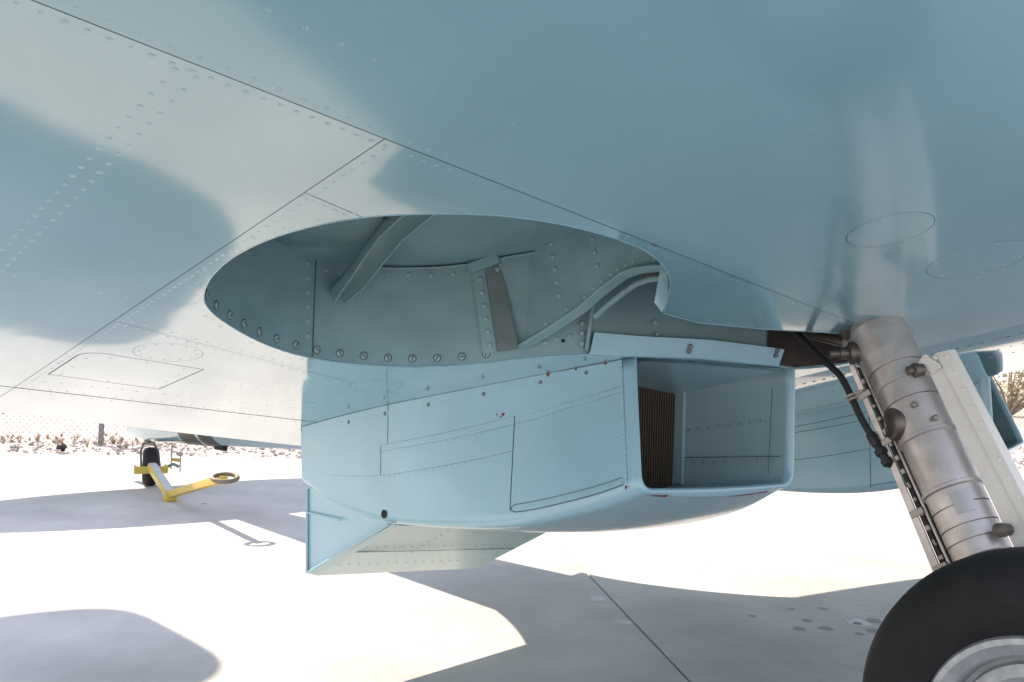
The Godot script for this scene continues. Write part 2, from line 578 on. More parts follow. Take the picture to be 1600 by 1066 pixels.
func blot(g: Geo, x: float, z: float, r: float) -> void:
	var p := []
	for k in 14:
		var a := TAU * k / 14
		p.append(V(x + cos(a) * r * rng.randf_range(0.75, 1.2), 0.0012, z + sin(a) * r * rng.randf_range(0.75, 1.2)))
	for k in 14: g.tri_n(V(x, 0.0012, z), p[k], p[(k + 1) % 14], Vector3.UP, Vector3.UP, Vector3.UP)

func build_verge() -> void:
	var g := Geo.new()
	var a := -30.0
	var noise := FastNoiseLite.new()
	noise.seed = 3; noise.frequency = 0.6
	var rows := []
	for i in 26:
		var row := PackedVector3Array()
		var t := -6.66 - 0.32 * i
		for j in 110:
			var b := -26.0 + 0.45 * j
			var h := 0.045 * noise.get_noise_2d(t * 3.0, b * 3.0) + 0.02 * noise.get_noise_2d(t * 11.0, b * 11.0)
			if i == 0: h = -0.04
			if i == 25: h = -0.1
			var q := E1 * t + E2 * b
			row.append(V(q.x, -0.02 + h, q.z))
		rows.append(row)
	g.surf(rows)
	var o := part("verge", g, M.gravel, self)
	o.set_meta("kind", "structure")
	# loose stones
	var meshes := []
	var xf := []
	var cols := []
	for k in 4200:
		var t := -6.7 - 1.25 * pow(rng.randf(), 0.8)
		var b := rng.randf_range(-14.0, 16.0)
		var q := E1 * t + E2 * b
		var s := rng.randf_range(0.005, 0.018) * (1.0 if rng.randf() < 0.93 else 1.9)
		xf.append(Transform3D(Basis.from_euler(V(rng.randf() * 6, rng.randf() * 6, rng.randf() * 6)).scaled(V(s, s * 0.7, s)), V(q.x, 0.0, q.z)))
		var c := rng.randf_range(0.34, 0.55)
		cols.append(Color(c, c * 0.9, c * 0.84))
	var sg := Geo.new()
	var pts := []
	for k in 6:
		var row := PackedVector3Array()
		for j in 7:
			var th := PI * k / 5.0; var ph := TAU * j / 7
			var r := 1.0 + 0.25 * sin(j * 2.3 + k * 1.7)
			row.append(V(sin(th) * cos(ph), cos(th), sin(th) * sin(ph)) * r)
		pts.append(row)
	sg.surf(pts, true)
	var sm := sg.mesh()
	var stone_m := plain(Color.WHITE, 0.95)
	stone_m.vertex_color_use_as_albedo = true
	sm.surface_set_material(0, stone_m)
	scatter("gravel", sm, xf, self, cols)
	# dry grass clumps under the fence
	var bg := Geo.new()
	for k in 16:
		var az := rng.randf() * TAU; var lean := rng.randf_range(0.1, 0.75); var L := rng.randf_range(0.6, 1.0)
		var d := V(cos(az) * lean, 1.0, sin(az) * lean).normalized() * L
		var w := V(-sin(az), 0, cos(az)) * 0.03
		var m0 := d * 0.5 + V(cos(az), 0, sin(az)) * 0.02
		bg.tri(w, -w, m0 + w * 0.7); bg.tri(-w, m0 - w * 0.7, m0 + w * 0.7); bg.tri(m0 + w * 0.7, m0 - w * 0.7, d)
	var bm := bg.mesh()
	var grass := plain(Color.WHITE, 0.9)
	grass.vertex_color_use_as_albedo = true
	bm.surface_set_material(0, grass)
	var gx := []
	var gc := []
	for k in 1100:
		var along := rng.randf_range(-6.0, 18.0)
		var off := rng.randfn(0.35, 0.3)
		var q := V(-9.04, 0, -0.79) + V(0.5, 0, -0.866) * along + V(-0.866, 0, -0.5) * off
		var s := rng.randf_range(0.05, 0.12)
		gx.append(Transform3D(Basis(Vector3.UP, rng.randf() * TAU).scaled(V(s * 1.3, s, s * 1.3)), V(q.x, -0.03, q.z)))
		var c := rng.randf_range(0.8, 1.15)
		gc.append(Color(0.40 * c, 0.31 * c, 0.20 * c))
	scatter("dry_grass", bm, gx, self, gc)

# ------------------------------------------------------------------ wing
func build_wing(plane: Node3D) -> void:
	var hole := smooth_loop(opening(), 3, [15, 16, 26, 27])
	# inner structure sheet behind the skin joints, and the upper surface
	var inner := Geo.new()
	sheet(inner, shrink(planform(0.28, 5.45), 0.035), [hole], func(x, z): return under(x, z) + 0.0035, 0.12)
	var top := Geo.new()
	sheet(top, planform(0.28, 5.45), [], over, 0.16, 1.0)
	# edges: leading strip, trailing strip, tip and root
	for i in 52:
		var z0 := lerpf(0.28, 5.45, i / 52.0); var z1 := lerpf(0.28, 5.45, (i + 1) / 52.0)
		for f in [lead, trail]:
			var x0: float = f.call(z0); var x1: float = f.call(z1)
			top.quad(V(x0, under(x0, z0), z0), V(x1, under(x1, z1), z1), V(x1, over(x1, z1), z1), V(x0, over(x0, z0), z0))
	for z in [0.28, 5.45]:
		for i in 12:
			var x0 := lerpf(trail(z), lead(z), i / 12.0); var x1 := lerpf(trail(z), lead(z), (i + 1) / 12.0)
			top.quad(V(x0, under(x0, z), z), V(x1, under(x1, z), z), V(x1, over(x1, z), z), V(x0, over(x0, z), z))
	var wing := part("wing", [inner, top], [M.seam, M.paint], plane)
	# skin panels, parted by narrow joints
	var plan := planform(0.28, 5.45)
	var gap := 0.0007
	var c1 := disc(-1.485, 1.815, 0.072); var c2 := disc(-1.492, 1.252, 0.07); var c3 := disc(-0.19, 1.14, 0.069); var c4 := disc(-0.146, 0.847, 0.088)
	var hatch := poly([Vector2(-1.792, 1.965), Vector2(-1.60, 1.965), Vector2(-1.578, 1.955), Vector2(-1.562, 1.93), Vector2(-1.572, 1.69), Vector2(-1.80, 1.70)])
	var panels := [
		[poly([Vector2(XS, 0.2), Vector2(0.4, 0.2), Vector2(0.4, 5.6), Vector2(XS, 5.6)]), [c3, c4]],
		[poly([Vector2(XS, 1.99), Vector2(XS, 5.6), Vector2(-1.95, 5.6), Vector2(-1.95, 1.99)]), []],
		[poly([Vector2(XS, 1.99), Vector2(-0.653, 1.99), Vector2(-0.672, 1.875), Vector2(-0.672, 0.2), Vector2(XS, 0.2)]), [hole]],
		[poly([Vector2(-0.653, 1.99), Vector2(-1.338, 1.99), Vector2(-1.46, 1.48), Vector2(-1.55, 1.10), Vector2(-1.6, 0.2), Vector2(-0.672, 0.2), Vector2(-0.672, 1.875)]), [hole, c2]],
		[poly([Vector2(-1.338, 1.99), Vector2(-1.95, 1.99), Vector2(-1.95, 0.2), Vector2(-1.6, 0.2), Vector2(-1.55, 1.10), Vector2(-1.46, 1.48)]), [c1, hatch, c2]],
		[poly([Vector2(-1.9545, 0.2), Vector2(-1.9545, 1.99), Vector2(-2.6, 1.99), Vector2(-2.6, 0.2)]), []],
		[poly([Vector2(-1.9545, 1.99), Vector2(-1.9545, 5.6), Vector2(-2.6, 5.6), Vector2(-2.6, 1.99)]), []],
		[c1, []], [c2, []], [c3, []], [c4, []], [hatch, []]]
	for p in panels:
		var g := Geo.new()
		var is_cover: bool = p[1].is_empty() and p[0].size() == 28
		for q in Geometry2D.intersect_polygons(shrink(p[0], 0.0004 if is_cover else (0.0022 if p[0] == hatch else gap)), plan):
			var grown := []
			for h in p[1]: grown.append(h if h == hole else Geometry2D.offset_polygon(h, 0.0006)[0])
			var big: bool = q.size() > 0 and edge_far(q)
			sheet(g, q, grown, skin, 0.045 if not is_cover else 0.03)
		if g.v.size() > 0: part("access_cover" if is_cover else ("hatch" if p[0] == hatch else "skin_panel"), g, M.paint_nose if p[0][0].x > XS - 0.01 and p[0][2].x > 0.3 or p[0] == c3 or p[0] == c4 else M.paint, wing)
	# rivets
	var xf := []
	var line := func(x0: float, z0: float, x1: float, z1: float, step: float) -> void:
		var L := Vector2(x1 - x0, z1 - z0).length()
		var m := int(L / step)
		for k in m + 1:
			var x := lerpf(x0, x1, float(k) / m); var z := lerpf(z0, z1, float(k) / m)
			if Geometry2D.is_point_in_polygon(Vector2(x, z), hole): continue
			var y := skin(x, z)
			var s := rng.randf_range(0.75, 1.15)
			xf.append(on_normal(V(x, y, z), skin_n(x, z), rng.randf() * 6.0).scaled_local(V(s, s, s)))
	line.call(XS - 0.014, 0.3, XS - 0.014, 3.4, 0.0215)
	line.call(XS + 0.013, 0.3, XS + 0.013, 3.4, 0.031)
	line.call(-0.342, 0.32, -0.342, 0.9, 0.03)
	line.call(-0.342, 0.95, -0.342, 3.2, 0.042)
	line.call(-0.49, 1.975, -1.94, 1.975, 0.0225)
	line.call(-0.49, 2.228, -1.94, 2.228, 0.03)
	line.call(-0.49, 2.252, -1.94, 2.252, 0.03)
	line.call(-1.20, 2.02, -1.20, 3.4, 0.045)
	line.call(-1.93, 0.35, -1.93, 3.0, 0.04)
	line.call(-1.975, 0.35, -1.975, 3.0, 0.05)
	line.call(-1.355, 1.96, -1.475, 1.48, 0.024)
	line.call(-1.325, 1.96, -1.445, 1.48, 0.03)
	line.call(-1.475, 1.48, -1.56, 1.15, 0.03)
	line.call(-1.86, 1.95, -1.82, 1.2, 0.035)
	line.call(-1.70, 1.66, -1.58, 1.15, 0.04)
	line.call(-0.666, 1.985, -0.684, 1.885, 0.02)
	for k in 44:  # round the well edge
		var q: PackedVector2Array = Geometry2D.offset_polygon(hole, 0.017)[0]
		var w := q[int(k * q.size() / 44.0)]
		if w.y > 1.15 and w.x > -1.42:
			xf.append(on_normal(V(w.x, skin(w.x, w.y), w.y), skin_n(w.x, w.y)))
	for c in [[-1.485, 1.815, 0.060, 12], [-0.19, 1.14, 0.058, 11], [-0.146, 0.847, 0.077, 12], [-1.492, 1.252, 0.06, 12]]:
		for k in int(c[3]):
			var a: float = TAU * k / c[3] + 0.3
			var x: float = c[0] + c[2] * cos(a); var z: float = c[1] + c[2] * sin(a)
			xf.append(on_normal(V(x, skin(x, z), z), skin_n(x, z)))
	for q in [[-1.775, 1.94], [-1.70, 1.94], [-1.62, 1.94], [-1.59, 1.90], [-1.585, 1.82], [-1.59, 1.73], [-1.65, 1.715], [-1.72, 1.715], [-1.78, 1.72], [-1.785, 1.83], [-0.338, 1.947], [-0.10, 1.7], [-0.12, 1.55], [0.0, 1.4], [-0.02, 1.0]]:
		xf.append(on_normal(V(q[0], skin(q[0], q[1]), q[1]), skin_n(q[0], q[1])))
	var rm := dome(0.0040, 0.00042).mesh()
	rm.surface_set_material(0, M.paint)
	scatter("rivet", rm, xf, wing)
	# a little bare primer where the paint has chipped along the joints
	var chips := Geo.new()
	for q in [[0.52, 0.016], [0.58, 0.02], [1.42, 0.012], [0.44, 0.03]]:
		var z: float = q[0]
		var w: float = q[1]
		chips.quad(V(XS - 0.004, under(XS, z) - 0.0012, z), V(XS + 0.001, under(XS, z) - 0.0012, z), V(XS + 0.001, under(XS, z + w) - 0.0012, z + w), V(XS - 0.002, under(XS, z + w) - 0.0012, z + w))
	stuff(part("paint_chip", chips, M.chip_red, wing))
	# port wing: one plain skin with the same openings
	var pw := Geo.new()
	sheet(pw, planform(0.28, 5.45), [hole, hole], under, 0.12)
	var tmp := part("port_source", [pw, top], [M.paint, M.paint], plane)
	plane.remove_child(tmp)
	mirrored(tmp, "wing", plane)
	tmp.free()

func edge_far(_q) -> bool: return true

# ------------------------------------------------------------------ wheel well
func build_well(plane: Node3D) -> void:
	var hole := smooth_loop(opening(), 3, [15, 16, 26, 27])
	var n := hole.size()
	var roof := func(x: float, z: float) -> float: return minf(over(x, z) - 0.016, under(x, z) + 0.262 - 0.05 * clampf((-1.0 - x), 0.0, 1.0))
	var g := Geo.new()
	var low := PackedVector3Array()
	var rows := []
	for k in 5:
		var row := PackedVector3Array()
		for i in n:
			var p := hole[i]
			var y0 := skin(p.x, p.y) + 0.0005; var y1: float = roof.call(p.x, p.y)
			row.append(V(p.x, lerpf(y0, y1, k / 4.0), p.y))
		rows.append(row)
	g.surf(rows, true, false)
	var ceil := Geo.new()
	sheet(ceil, Geometry2D.offset_polygon(hole, 0.03)[0], [], roof, 0.06)
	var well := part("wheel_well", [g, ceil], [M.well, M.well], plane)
	# rolled lip round the edge of the opening
	var lip := Geo.new()
	var lp := []
	for i in n + 1: lp.append(V(hole[i % n].x, skin(hole[i % n].x, hole[i % n].y) + 0.0012, hole[i % n].y))
	lip.tube(lp, 0.0022, 6, false)
	part("rim", lip, M.paint, well)
	var wear := Geo.new()
	for k in 46:
		var i: int = rng.randi_range(int(n * 0.70), int(n * 0.90))
		var a := hole[i]; var b := hole[(i + 1) % n]
		var t := rng.randf(); var L := rng.randf_range(0.10, 0.45)
		var p := a.lerp(b, t); var q := a.lerp(b, t + L)
		var w := rng.randf_range(0.001, 0.0035)
		var cn := Vector2(-0.95, 1.52)
		var o0 := (p - cn).normalized() * w; var o1 := (q - cn).normalized() * w * 0.6
		wear.quad(V(p.x, skin(p.x, p.y) - 0.0012, p.y), V(q.x, skin(q.x, q.y) - 0.0012, q.y), V(q.x + o1.x, skin(q.x, q.y) - 0.0008, q.y + o1.y), V(p.x + o0.x, skin(p.x, p.y) - 0.0008, p.y + o0.y))
	stuff(part("paint_chip", wear, M.chip_tan, well))
	# slotted screws along the foot of the wall
	var base := round_head(0.0088, 0.0035, 12)
	var slit := Geo.new()
	slit.box(V(0, 0.0034, 0), Basis.IDENTITY, V(0.013, 0.0012, 0.0018))
	var ring := Geo.new()
	ring.lathe(Vector3.ZERO, Vector3.UP, [Vector2(0.0102, 0.0), Vector2(0.0102, 0.0005), Vector2(0.0088, 0.0006)], 12)
	var sm := ArrayMesh.new()
	base.into(sm); slit.into(sm); ring.into(sm)
	sm.surface_set_material(0, M.screw); sm.surface_set_material(1, M.slot); sm.surface_set_material(2, M.grime_and_shade)
	var wall_at := func(s: float) -> Array:      # arc length from the left end of the well, backwards round the loop
		var i := n
		var left := s
		while i > 1:
			var a: Vector2 = hole[i % n]; var b: Vector2 = hole[i - 1]
			var L := a.distance_to(b)
			if left <= L:
				var p := a.lerp(b, left / L)
				var t := (b - a).normalized()
				return [p, V(-t.y, 0, t.x)]
			left -= L
			i -= 1
		return [hole[0], Vector3.RIGHT]
	var inner_c := Vector2(-0.95, 1.52)
	var stick := func(s: float, up: float, called: String, mesh: Mesh) -> void:
		var q = wall_at.call(s)
		var p: Vector2 = q[0]
		var nn: Vector3 = q[1]
		if nn.dot(V(inner_c.x - p.x, 0, inner_c.y - p.y)) < 0.0: nn = -nn
		place(called, mesh, on_normal(V(p.x, skin(p.x, p.y) + up, p.y) + nn * 0.0006, nn, rng.randf() * 3.0), well)
	for k in 15: stick.call(0.06 + 0.061 * k, 0.022, "screw", sm)
	for k in 3: stick.call(1.085 + 0.01 * k, 0.075 + 0.058 * k, "screw", sm)
	var rv := round_head(0.0065, 0.003, 9).mesh()
	rv.surface_set_material(0, M.screw)
	for k in 6: stick.call(0.462 - 0.002 * k, 0.05 + 0.033 * k, "rivet", rv)
	for k in 6: stick.call(0.66 + 0.055 * k, 0.228, "rivet", rv)
	for k in 3: stick.call(0.505 + 0.035 * k, 0.212, "rivet", rv)
	# joint between the two wall sheets
	var strip := Geo.new()
	for k in 1:
		var q = wall_at.call(0.475)
		var p: Vector2 = q[0]
		var nn: Vector3 = q[1]
		if nn.dot(V(inner_c.x - p.x, 0, inner_c.y - p.y)) < 0.0: nn = -nn
		var t := nn.cross(Vector3.UP)
		var y0 := skin(p.x, p.y) + 0.002
		strip.box(V(p.x, y0 + 0.115, p.y) + nn * 0.0005, Basis(t, Vector3.UP, nn), V(0.0035, 0.225, 0.0016))
	part("wall_joint", strip, M.seam, well)
	# dark gap line at the foot of the wall
	# flange under the roof
	var fl := Geo.new()
	var fr := [PackedVector3Array(), PackedVector3Array(), PackedVector3Array()]
	for k in 30:
		var q = wall_at.call(0.62 + 0.55 * k / 29.0)
		var p: Vector2 = q[0]
		var d := V(inner_c.x - p.x, 0, inner_c.y - p.y).normalized()
		var y: float = roof.call(p.x, p.y)
		fr[0].append(V(p.x, y - 0.006, p.y) + d * 0.001)
		fr[1].append(V(p.x, y - 0.010, p.y) + d * 0.014)
		fr[2].append(V(p.x, y - 0.002, p.y) + d * 0.016)
	fl.surf(fr)
	part("flange", fl, M.well, well)
	# stiffening channel from the wall to the roof
	var ch := Geo.new()
	var path := [V(-1.345, 1.098, 1.487), V(-1.30, 1.135, 1.472), V(-1.20, 1.199, 1.479), V(-1.10, 1.232, 1.51), V(-0.95, 1.245, 1.576), V(-0.80, 1.25, 1.65)]
	var c_rows := []
	for i in path.size():
		var t: Vector3 = (path[mini(i + 1, path.size() - 1)] - path[maxi(i - 1, 0)]).normalized()
		var side := t.cross(Vector3.UP).normalized()
		var up := side.cross(t)
		var row := PackedVector3Array()
		for q in [[-0.026, 0.028], [-0.025, 0.006], [-0.018, -0.008], [0.0, -0.011], [0.018, -0.008], [0.025, 0.006], [0.026, 0.028]]:
			row.append(path[i] + side * float(q[0]) * (1.0 if i > 0 else 0.75) - up * float(q[1]))
		c_rows.append(row)
	ch.surf(c_rows)
	var ch2 := Geo.new()
	for i in path.size() - 1:
		ch2.tube([c_rows[i][0], c_rows[i + 1][0]], 0.0025, 6)
		ch2.tube([c_rows[i][6], c_rows[i + 1][6]], 0.0025, 6)
	part("strut", [ch, ch2], [M.well, M.well], well)
	var ribs := Geo.new()
	ribs.box(V(-1.205, 1.165, 1.81), Basis(Vector3.UP, 0.7), V(0.06, 0.03, 0.02), 0.003)
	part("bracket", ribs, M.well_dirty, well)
	# lowered roof tray left of the strut
	var tray := Geo.new()
	tray.slab([V(-1.362, 1.186, 1.50), V(-1.33, 1.196, 1.64), V(-1.10, 1.245, 1.80), V(-0.98, 1.262, 1.70), V(-1.12, 1.238, 1.49)], V(0, 0.006, 0))
	part("roof_tray", tray, M.well, well)
	# inboard rib with the arch the leg swings through
	var arch := [V(-1.150, 0.969, 1.1), V(-1.01, 1.03, 1.1), V(-0.902, 1.083, 1.1), V(-0.86, 1.112, 1.1), V(-0.819, 1.136, 1.1), V(-0.785, 1.154, 1.1), V(-0.749, 1.163, 1.1), V(-0.70, 1.165, 1.1), V(-0.62, 1.16, 1.1), V(-0.54, 1.14, 1.1)]
	var web := Geo.new()
	var w_rows := [PackedVector3Array(), PackedVector3Array()]
	for p in arch:
		w_rows[0].append(p)
		w_rows[1].append(V(p.x, maxf(over(p.x, 1.1) - 0.02, p.y + 0.02), 1.1))
	for j in arch.size() - 1:
		var nz := V(0, 0, 1)
		web.tri_n(w_rows[0][j], w_rows[0][j + 1], w_rows[1][j + 1], nz, nz, nz)
		web.tri_n(w_rows[0][j], w_rows[1][j + 1], w_rows[1][j], nz, nz, nz)
	web.slab([V(-1.245, 0.97, 1.098), V(-1.15, 0.969, 1.098), V(-1.15, 1.26, 1.098), V(-1.245, 1.23, 1.098)], V(0, 0, -0.002))
	part("arch_rib", web, M.well, well)
	var rail := Geo.new()
	var r_rows := [PackedVector3Array(), PackedVector3Array(), PackedVector3Array(), PackedVector3Array(), PackedVector3Array()]
	for i in arch.size():
		var t: Vector3 = (arch[mini(i + 1, arch.size() - 1)] - arch[maxi(i - 1, 0)]).normalized()
		var up := V(-t.y, t.x, 0)
		r_rows[0].append(arch[i] + up * 0.002 + V(0, 0, 0.001))
		r_rows[1].append(arch[i] + up * 0.001 + V(0, 0, 0.022))
		r_rows[2].append(arch[i] - up * 0.003 + V(0, 0, 0.026))
		r_rows[3].append(arch[i] - up * 0.007 + V(0, 0, 0.022))
		r_rows[4].append(arch[i] - up * 0.014 + V(0, 0, 0.001))
	rail.surf(r_rows)
	part("arch_rail", rail, M.well, well)
	# second flange, under the first
	var rail2 := Geo.new()
	var pts2 := []
	for i in range(2, arch.size()): pts2.append(arch[i] + V(0.012, -0.024, -0.02))
	rail2.tube(pts2, 0.0075, 8)
	part("arch_rail", rail2, M.well, well)
	# rivets in upright columns and along the rail
	for x in [-1.10, -0.985, -0.87]:
		for k in 8:
			var y: float = 1.02 + (x + 1.15) * 0.55 + 0.031 * k
			if y < over(x, 1.1) - 0.03: place("rivet", rv, on_normal(V(x - 0.008 * k, y, 1.1005), V(0, 0, 1)), well)
	for k in 13:
		var f := 0.35 + 7.2 * k / 12.0
		var i := int(f)
		var p: Vector3 = arch[i].lerp(arch[i + 1], f - i)
		place("rivet", rv, on_normal(p + V(-0.008, 0.017, 0.0005), V(0, 0, 1)), well)
	var doubler := Geo.new()
	var dr := [PackedVector3Array(), PackedVector3Array()]
	for i in 8:
		dr[0].append(arch[i] + V(0, 0.002, 0.0015)); dr[1].append(arch[i] + V(-0.014, 0.031, 0.0015))
	doubler.surf(dr)
	part("doubler", doubler, M.well, well)
	# corner post and inclined plate between the curved wall and the rib
	var post := Geo.new()
	post.slab([V(-1.172, 0.968, 1.166), V(-1.144, 0.972, 1.144), V(-1.186, 1.205, 1.162), V(-1.208, 1.20, 1.186)], V(0.0015, 0, 0.0015))
	part("corner_post", post, M.well, well)
	var incl := Geo.new()
	incl.slab([V(-1.134, 0.974, 1.152), V(-1.088, 0.982, 1.126), V(-1.148, 1.19, 1.140), V(-1.176, 1.20, 1.168)], V(-0.002, 0, -0.001))
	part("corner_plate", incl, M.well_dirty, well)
	for k in 7:
		place("rivet", rv, on_normal(V(-1.157 - 0.0055 * k, 0.99 + 0.032 * k, 1.158 + 0.0028 * k), V(0.5, 0, 0.6)), well)
	var clip := Geo.new()
	var cx := V(0.064, 0.030, -0.043).normalized()
	var cz := V(0.55, 0, 0.84)
	cz = (cz - cx * cx.dot(cz)).normalized()
	clip.box(V(-1.172, 1.190, 1.174), Basis(cx, cz.cross(cx), cz), V(0.085, 0.028, 0.022), 0.005)
	part("clip", clip, M.well, well)
	var ang := Geo.new()
	ang.slab([V(-1.157, 1.2300, 1.131), V(-0.952, 1.3190, 1.131), V(-0.952, 1.2890, 1.131), V(-1.157, 1.2000, 1.131)], V(0, 0, 0.002))
	ang.slab([V(-1.157, 1.2300, 1.131), V(-0.952, 1.3190, 1.131), V(-0.952, 1.3190, 1.162), V(-1.157, 1.2300, 1.162)], V(0, 0.002, 0))
	part("roof_angle", ang, M.well, well)
	for k in 5: place("rivet", rv, on_normal(V(-1.137 + 0.03 * k, 1.220 + 0.013 * k, 1.1340), V(0, 0, 1)), well)
	# the gusset where the leg bay begins
	var gus := Geo.new()
	gus.tube([V(-0.976, 0.985, 1.005), V(-0.965, 1.03, 1.01), V(-0.955, 1.078, 1.015), V(-0.93, 1.094, 1.04)], 0.006, 8)
	part("bay_edge", gus, M.well, well)
	for k in 6: place("rivet", rv, on_normal(V(-1.10 + 0.022 * k, 0.972 + 0.0085 * k + 0.012, 1.112 - 0.0205 * k), V(0.6, 0, 0.7)), well)
	for k in 4: place("rivet", rv, on_normal(V(-0.985, 1.0 + 0.025 * k, 1.014), V(0.6, 0, 0.7)), well)
	var dark := Geo.new()
	dark.lathe(V(-1.02, 1.005, 1.043), V(0.6, 0, 0.7), [Vector2(0.005, 0.002), Vector2(0.0, 0.0022)], 10)
	part("drain_hole", dark, M.slot, well)
	# leg bay: bright flange along its rear edge, inboard end coloured dark for grease and shade
	var bf := Geo.new()
	var e0 := [Vector2(-0.978, 1.0), Vector2(-0.932, 0.886), Vector2(-0.846, 0.711), Vector2(-0.80, 0.56), Vector2(-0.775, 0.464)]
	var b_rows := [PackedVector3Array(), PackedVector3Array(), PackedVector3Array()]
	for p in e0:
		var y := under(p.x, p.y)
		b_rows[0].append(V(p.x + 0.002, y - 0.001, p.y)); b_rows[1].append(V(p.x + 0.012, y + 0.004, p.y + 0.005)); b_rows[2].append(V(p.x + 0.030, y + 0.052 - 0.012 * (1.0 - p.y), p.y + 0.012))
	bf.surf(b_rows)
	var back := Geo.new()
	var k_rows := [b_rows[2].duplicate(), PackedVector3Array()]
	for i in e0.size(): k_rows[1].append(b_rows[2][i] + V(-0.02, 0.002, -0.008))
	back.surf(k_rows)
	part("bay_flange", [bf, back], [M.fairing, M.well], well)
	var nut := round_head(0.008, 0.006, 6).mesh()
	nut.surface_set_material(0, M.fastener)
	for q in [[1, 0.6], [1, 0.35], [3, 0.9], [3, 0.6]]:
		var a: Vector3 = b_rows[1][q[0]].lerp(b_rows[1][q[0] + 1], 0.75)
		var b: Vector3 = b_rows[2][q[0]].lerp(b_rows[2][q[0] + 1], 0.75)
		place("nut", nut, on_normal(a.lerp(b, q[1]) + V(0.001, -0.001, 0.001), V(0.6, -0.4, 0.6)), well)
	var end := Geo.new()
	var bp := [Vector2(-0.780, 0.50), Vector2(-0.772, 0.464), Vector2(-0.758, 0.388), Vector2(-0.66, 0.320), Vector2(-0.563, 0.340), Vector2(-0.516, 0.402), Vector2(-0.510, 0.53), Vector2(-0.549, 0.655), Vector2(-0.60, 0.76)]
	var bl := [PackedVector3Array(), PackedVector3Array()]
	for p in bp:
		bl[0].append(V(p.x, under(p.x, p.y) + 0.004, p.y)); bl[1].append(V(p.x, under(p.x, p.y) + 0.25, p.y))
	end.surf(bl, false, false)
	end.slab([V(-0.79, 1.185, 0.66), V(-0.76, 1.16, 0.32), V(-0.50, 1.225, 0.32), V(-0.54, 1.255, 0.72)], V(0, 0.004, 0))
	part("bay_shade_liner", end, M.grime_and_shade, well)  # liner whose dark colour holds grease and the unlit bay's shade
	for q in [[-0.90, 1.03, 0.83], [-0.86, 1.02, 0.73], [-0.90, 1.06, 0.84], [-0.82, 1.01, 0.64]]:
		place("rivet", rv, on_normal(V(q[0] + 0.005, q[1], q[2] + 0.002), V(0.9, 0, 0.4)), well)
	# uplock fitting seen through the arch
	var lock := Geo.new()
	lock.box(V(-0.80, 1.165, 0.98), Basis(Vector3.UP, 0.5), V(0.05, 0.03, 0.03), 0.004)
	lock.tube([V(-0.78, 1.16, 0.99), V(-0.755, 1.145, 1.0), V(-0.735, 1.15, 0.985), V(-0.70, 1.16, 0.98)], 0.006, 8)
	part("uplock", lock, M.steel, well)
	# curved edge plate at the inboard corner of the opening
	var cp := Geo.new()
	var cr := [PackedVector3Array(), PackedVector3Array()]
	for q in [Vector2(-0.56, 1.255), Vector2(-0.60, 1.20), Vector2(-0.64, 1.15), Vector2(-0.681, 1.108)]:
		cr[0].append(V(q.x, under(q.x, q.y) + 0.001, q.y)); cr[1].append(V(q.x - 0.018, under(q.x, q.y) + 0.055 * (1.0 if q.y > 1.12 else 0.4), q.y + 0.004))
	cp.surf(cr)
	part("edge_plate", cp, M.fairing, well)
	for o in [well]:
		mirrored(o, "wheel_well", plane)

# ------------------------------------------------------------------ radiator
const RS := [0.0, 0.12, 0.3, 0.62, 0.85, 1.0]
func rail_pt(tab: Array, s: float) -> Vector3:
	var i := 0
	while i < RS.size() - 2 and s > RS[i + 1]: i += 1
	var f: float = (s - RS[i]) / (RS[i + 1] - RS[i])
	return tab[i].cubic_interpolate(tab[i + 1], tab[maxi(i - 1, 0)], tab[mini(i + 2, RS.size() - 1)], f)

var OT := [V(-0.950, 0, 0.885), V(-1.08, 0, 0.925), V(-1.28, 0, 0.985), V(-1.65, 0, 1.09), V(-1.89, 0, 1.128), V(-2.04, 0, 1.14)]
var OB := [V(-0.83, 0.65, 1.0), V(-0.96, 0.594, 1.035), V(-1.20, 0.527, 1.075), V(-1.61, 0.484, 1.11), V(-1.87, 0.506, 1.125), V(-2.04, 0.55, 1.13)]
var IB := [V(-0.76, 0.63, 0.41), V(-0.92, 0.54, 0.40), V(-1.20, 0.458, 0.40), V(-1.60, 0.42, 0.42), V(-1.85, 0.44, 0.43), V(-2.04, 0.48, 0.43)]
var IT := [V(-0.775, 0, 0.385), V(-0.95, 0, 0.375), V(-1.2, 0, 0.37), V(-1.6, 0, 0.40), V(-1.88, 0, 0.42), V(-2.04, 0, 0.43)]

func corner(s: float) -> Array:
	var a := rail_pt(OT, s); var b := rail_pt(IT, s)
	a.y = under(a.x, a.z) - 0.001; b.y = under(b.x, b.z) - 0.001
	return [a, rail_pt(OB, s), rail_pt(IB, s), b]

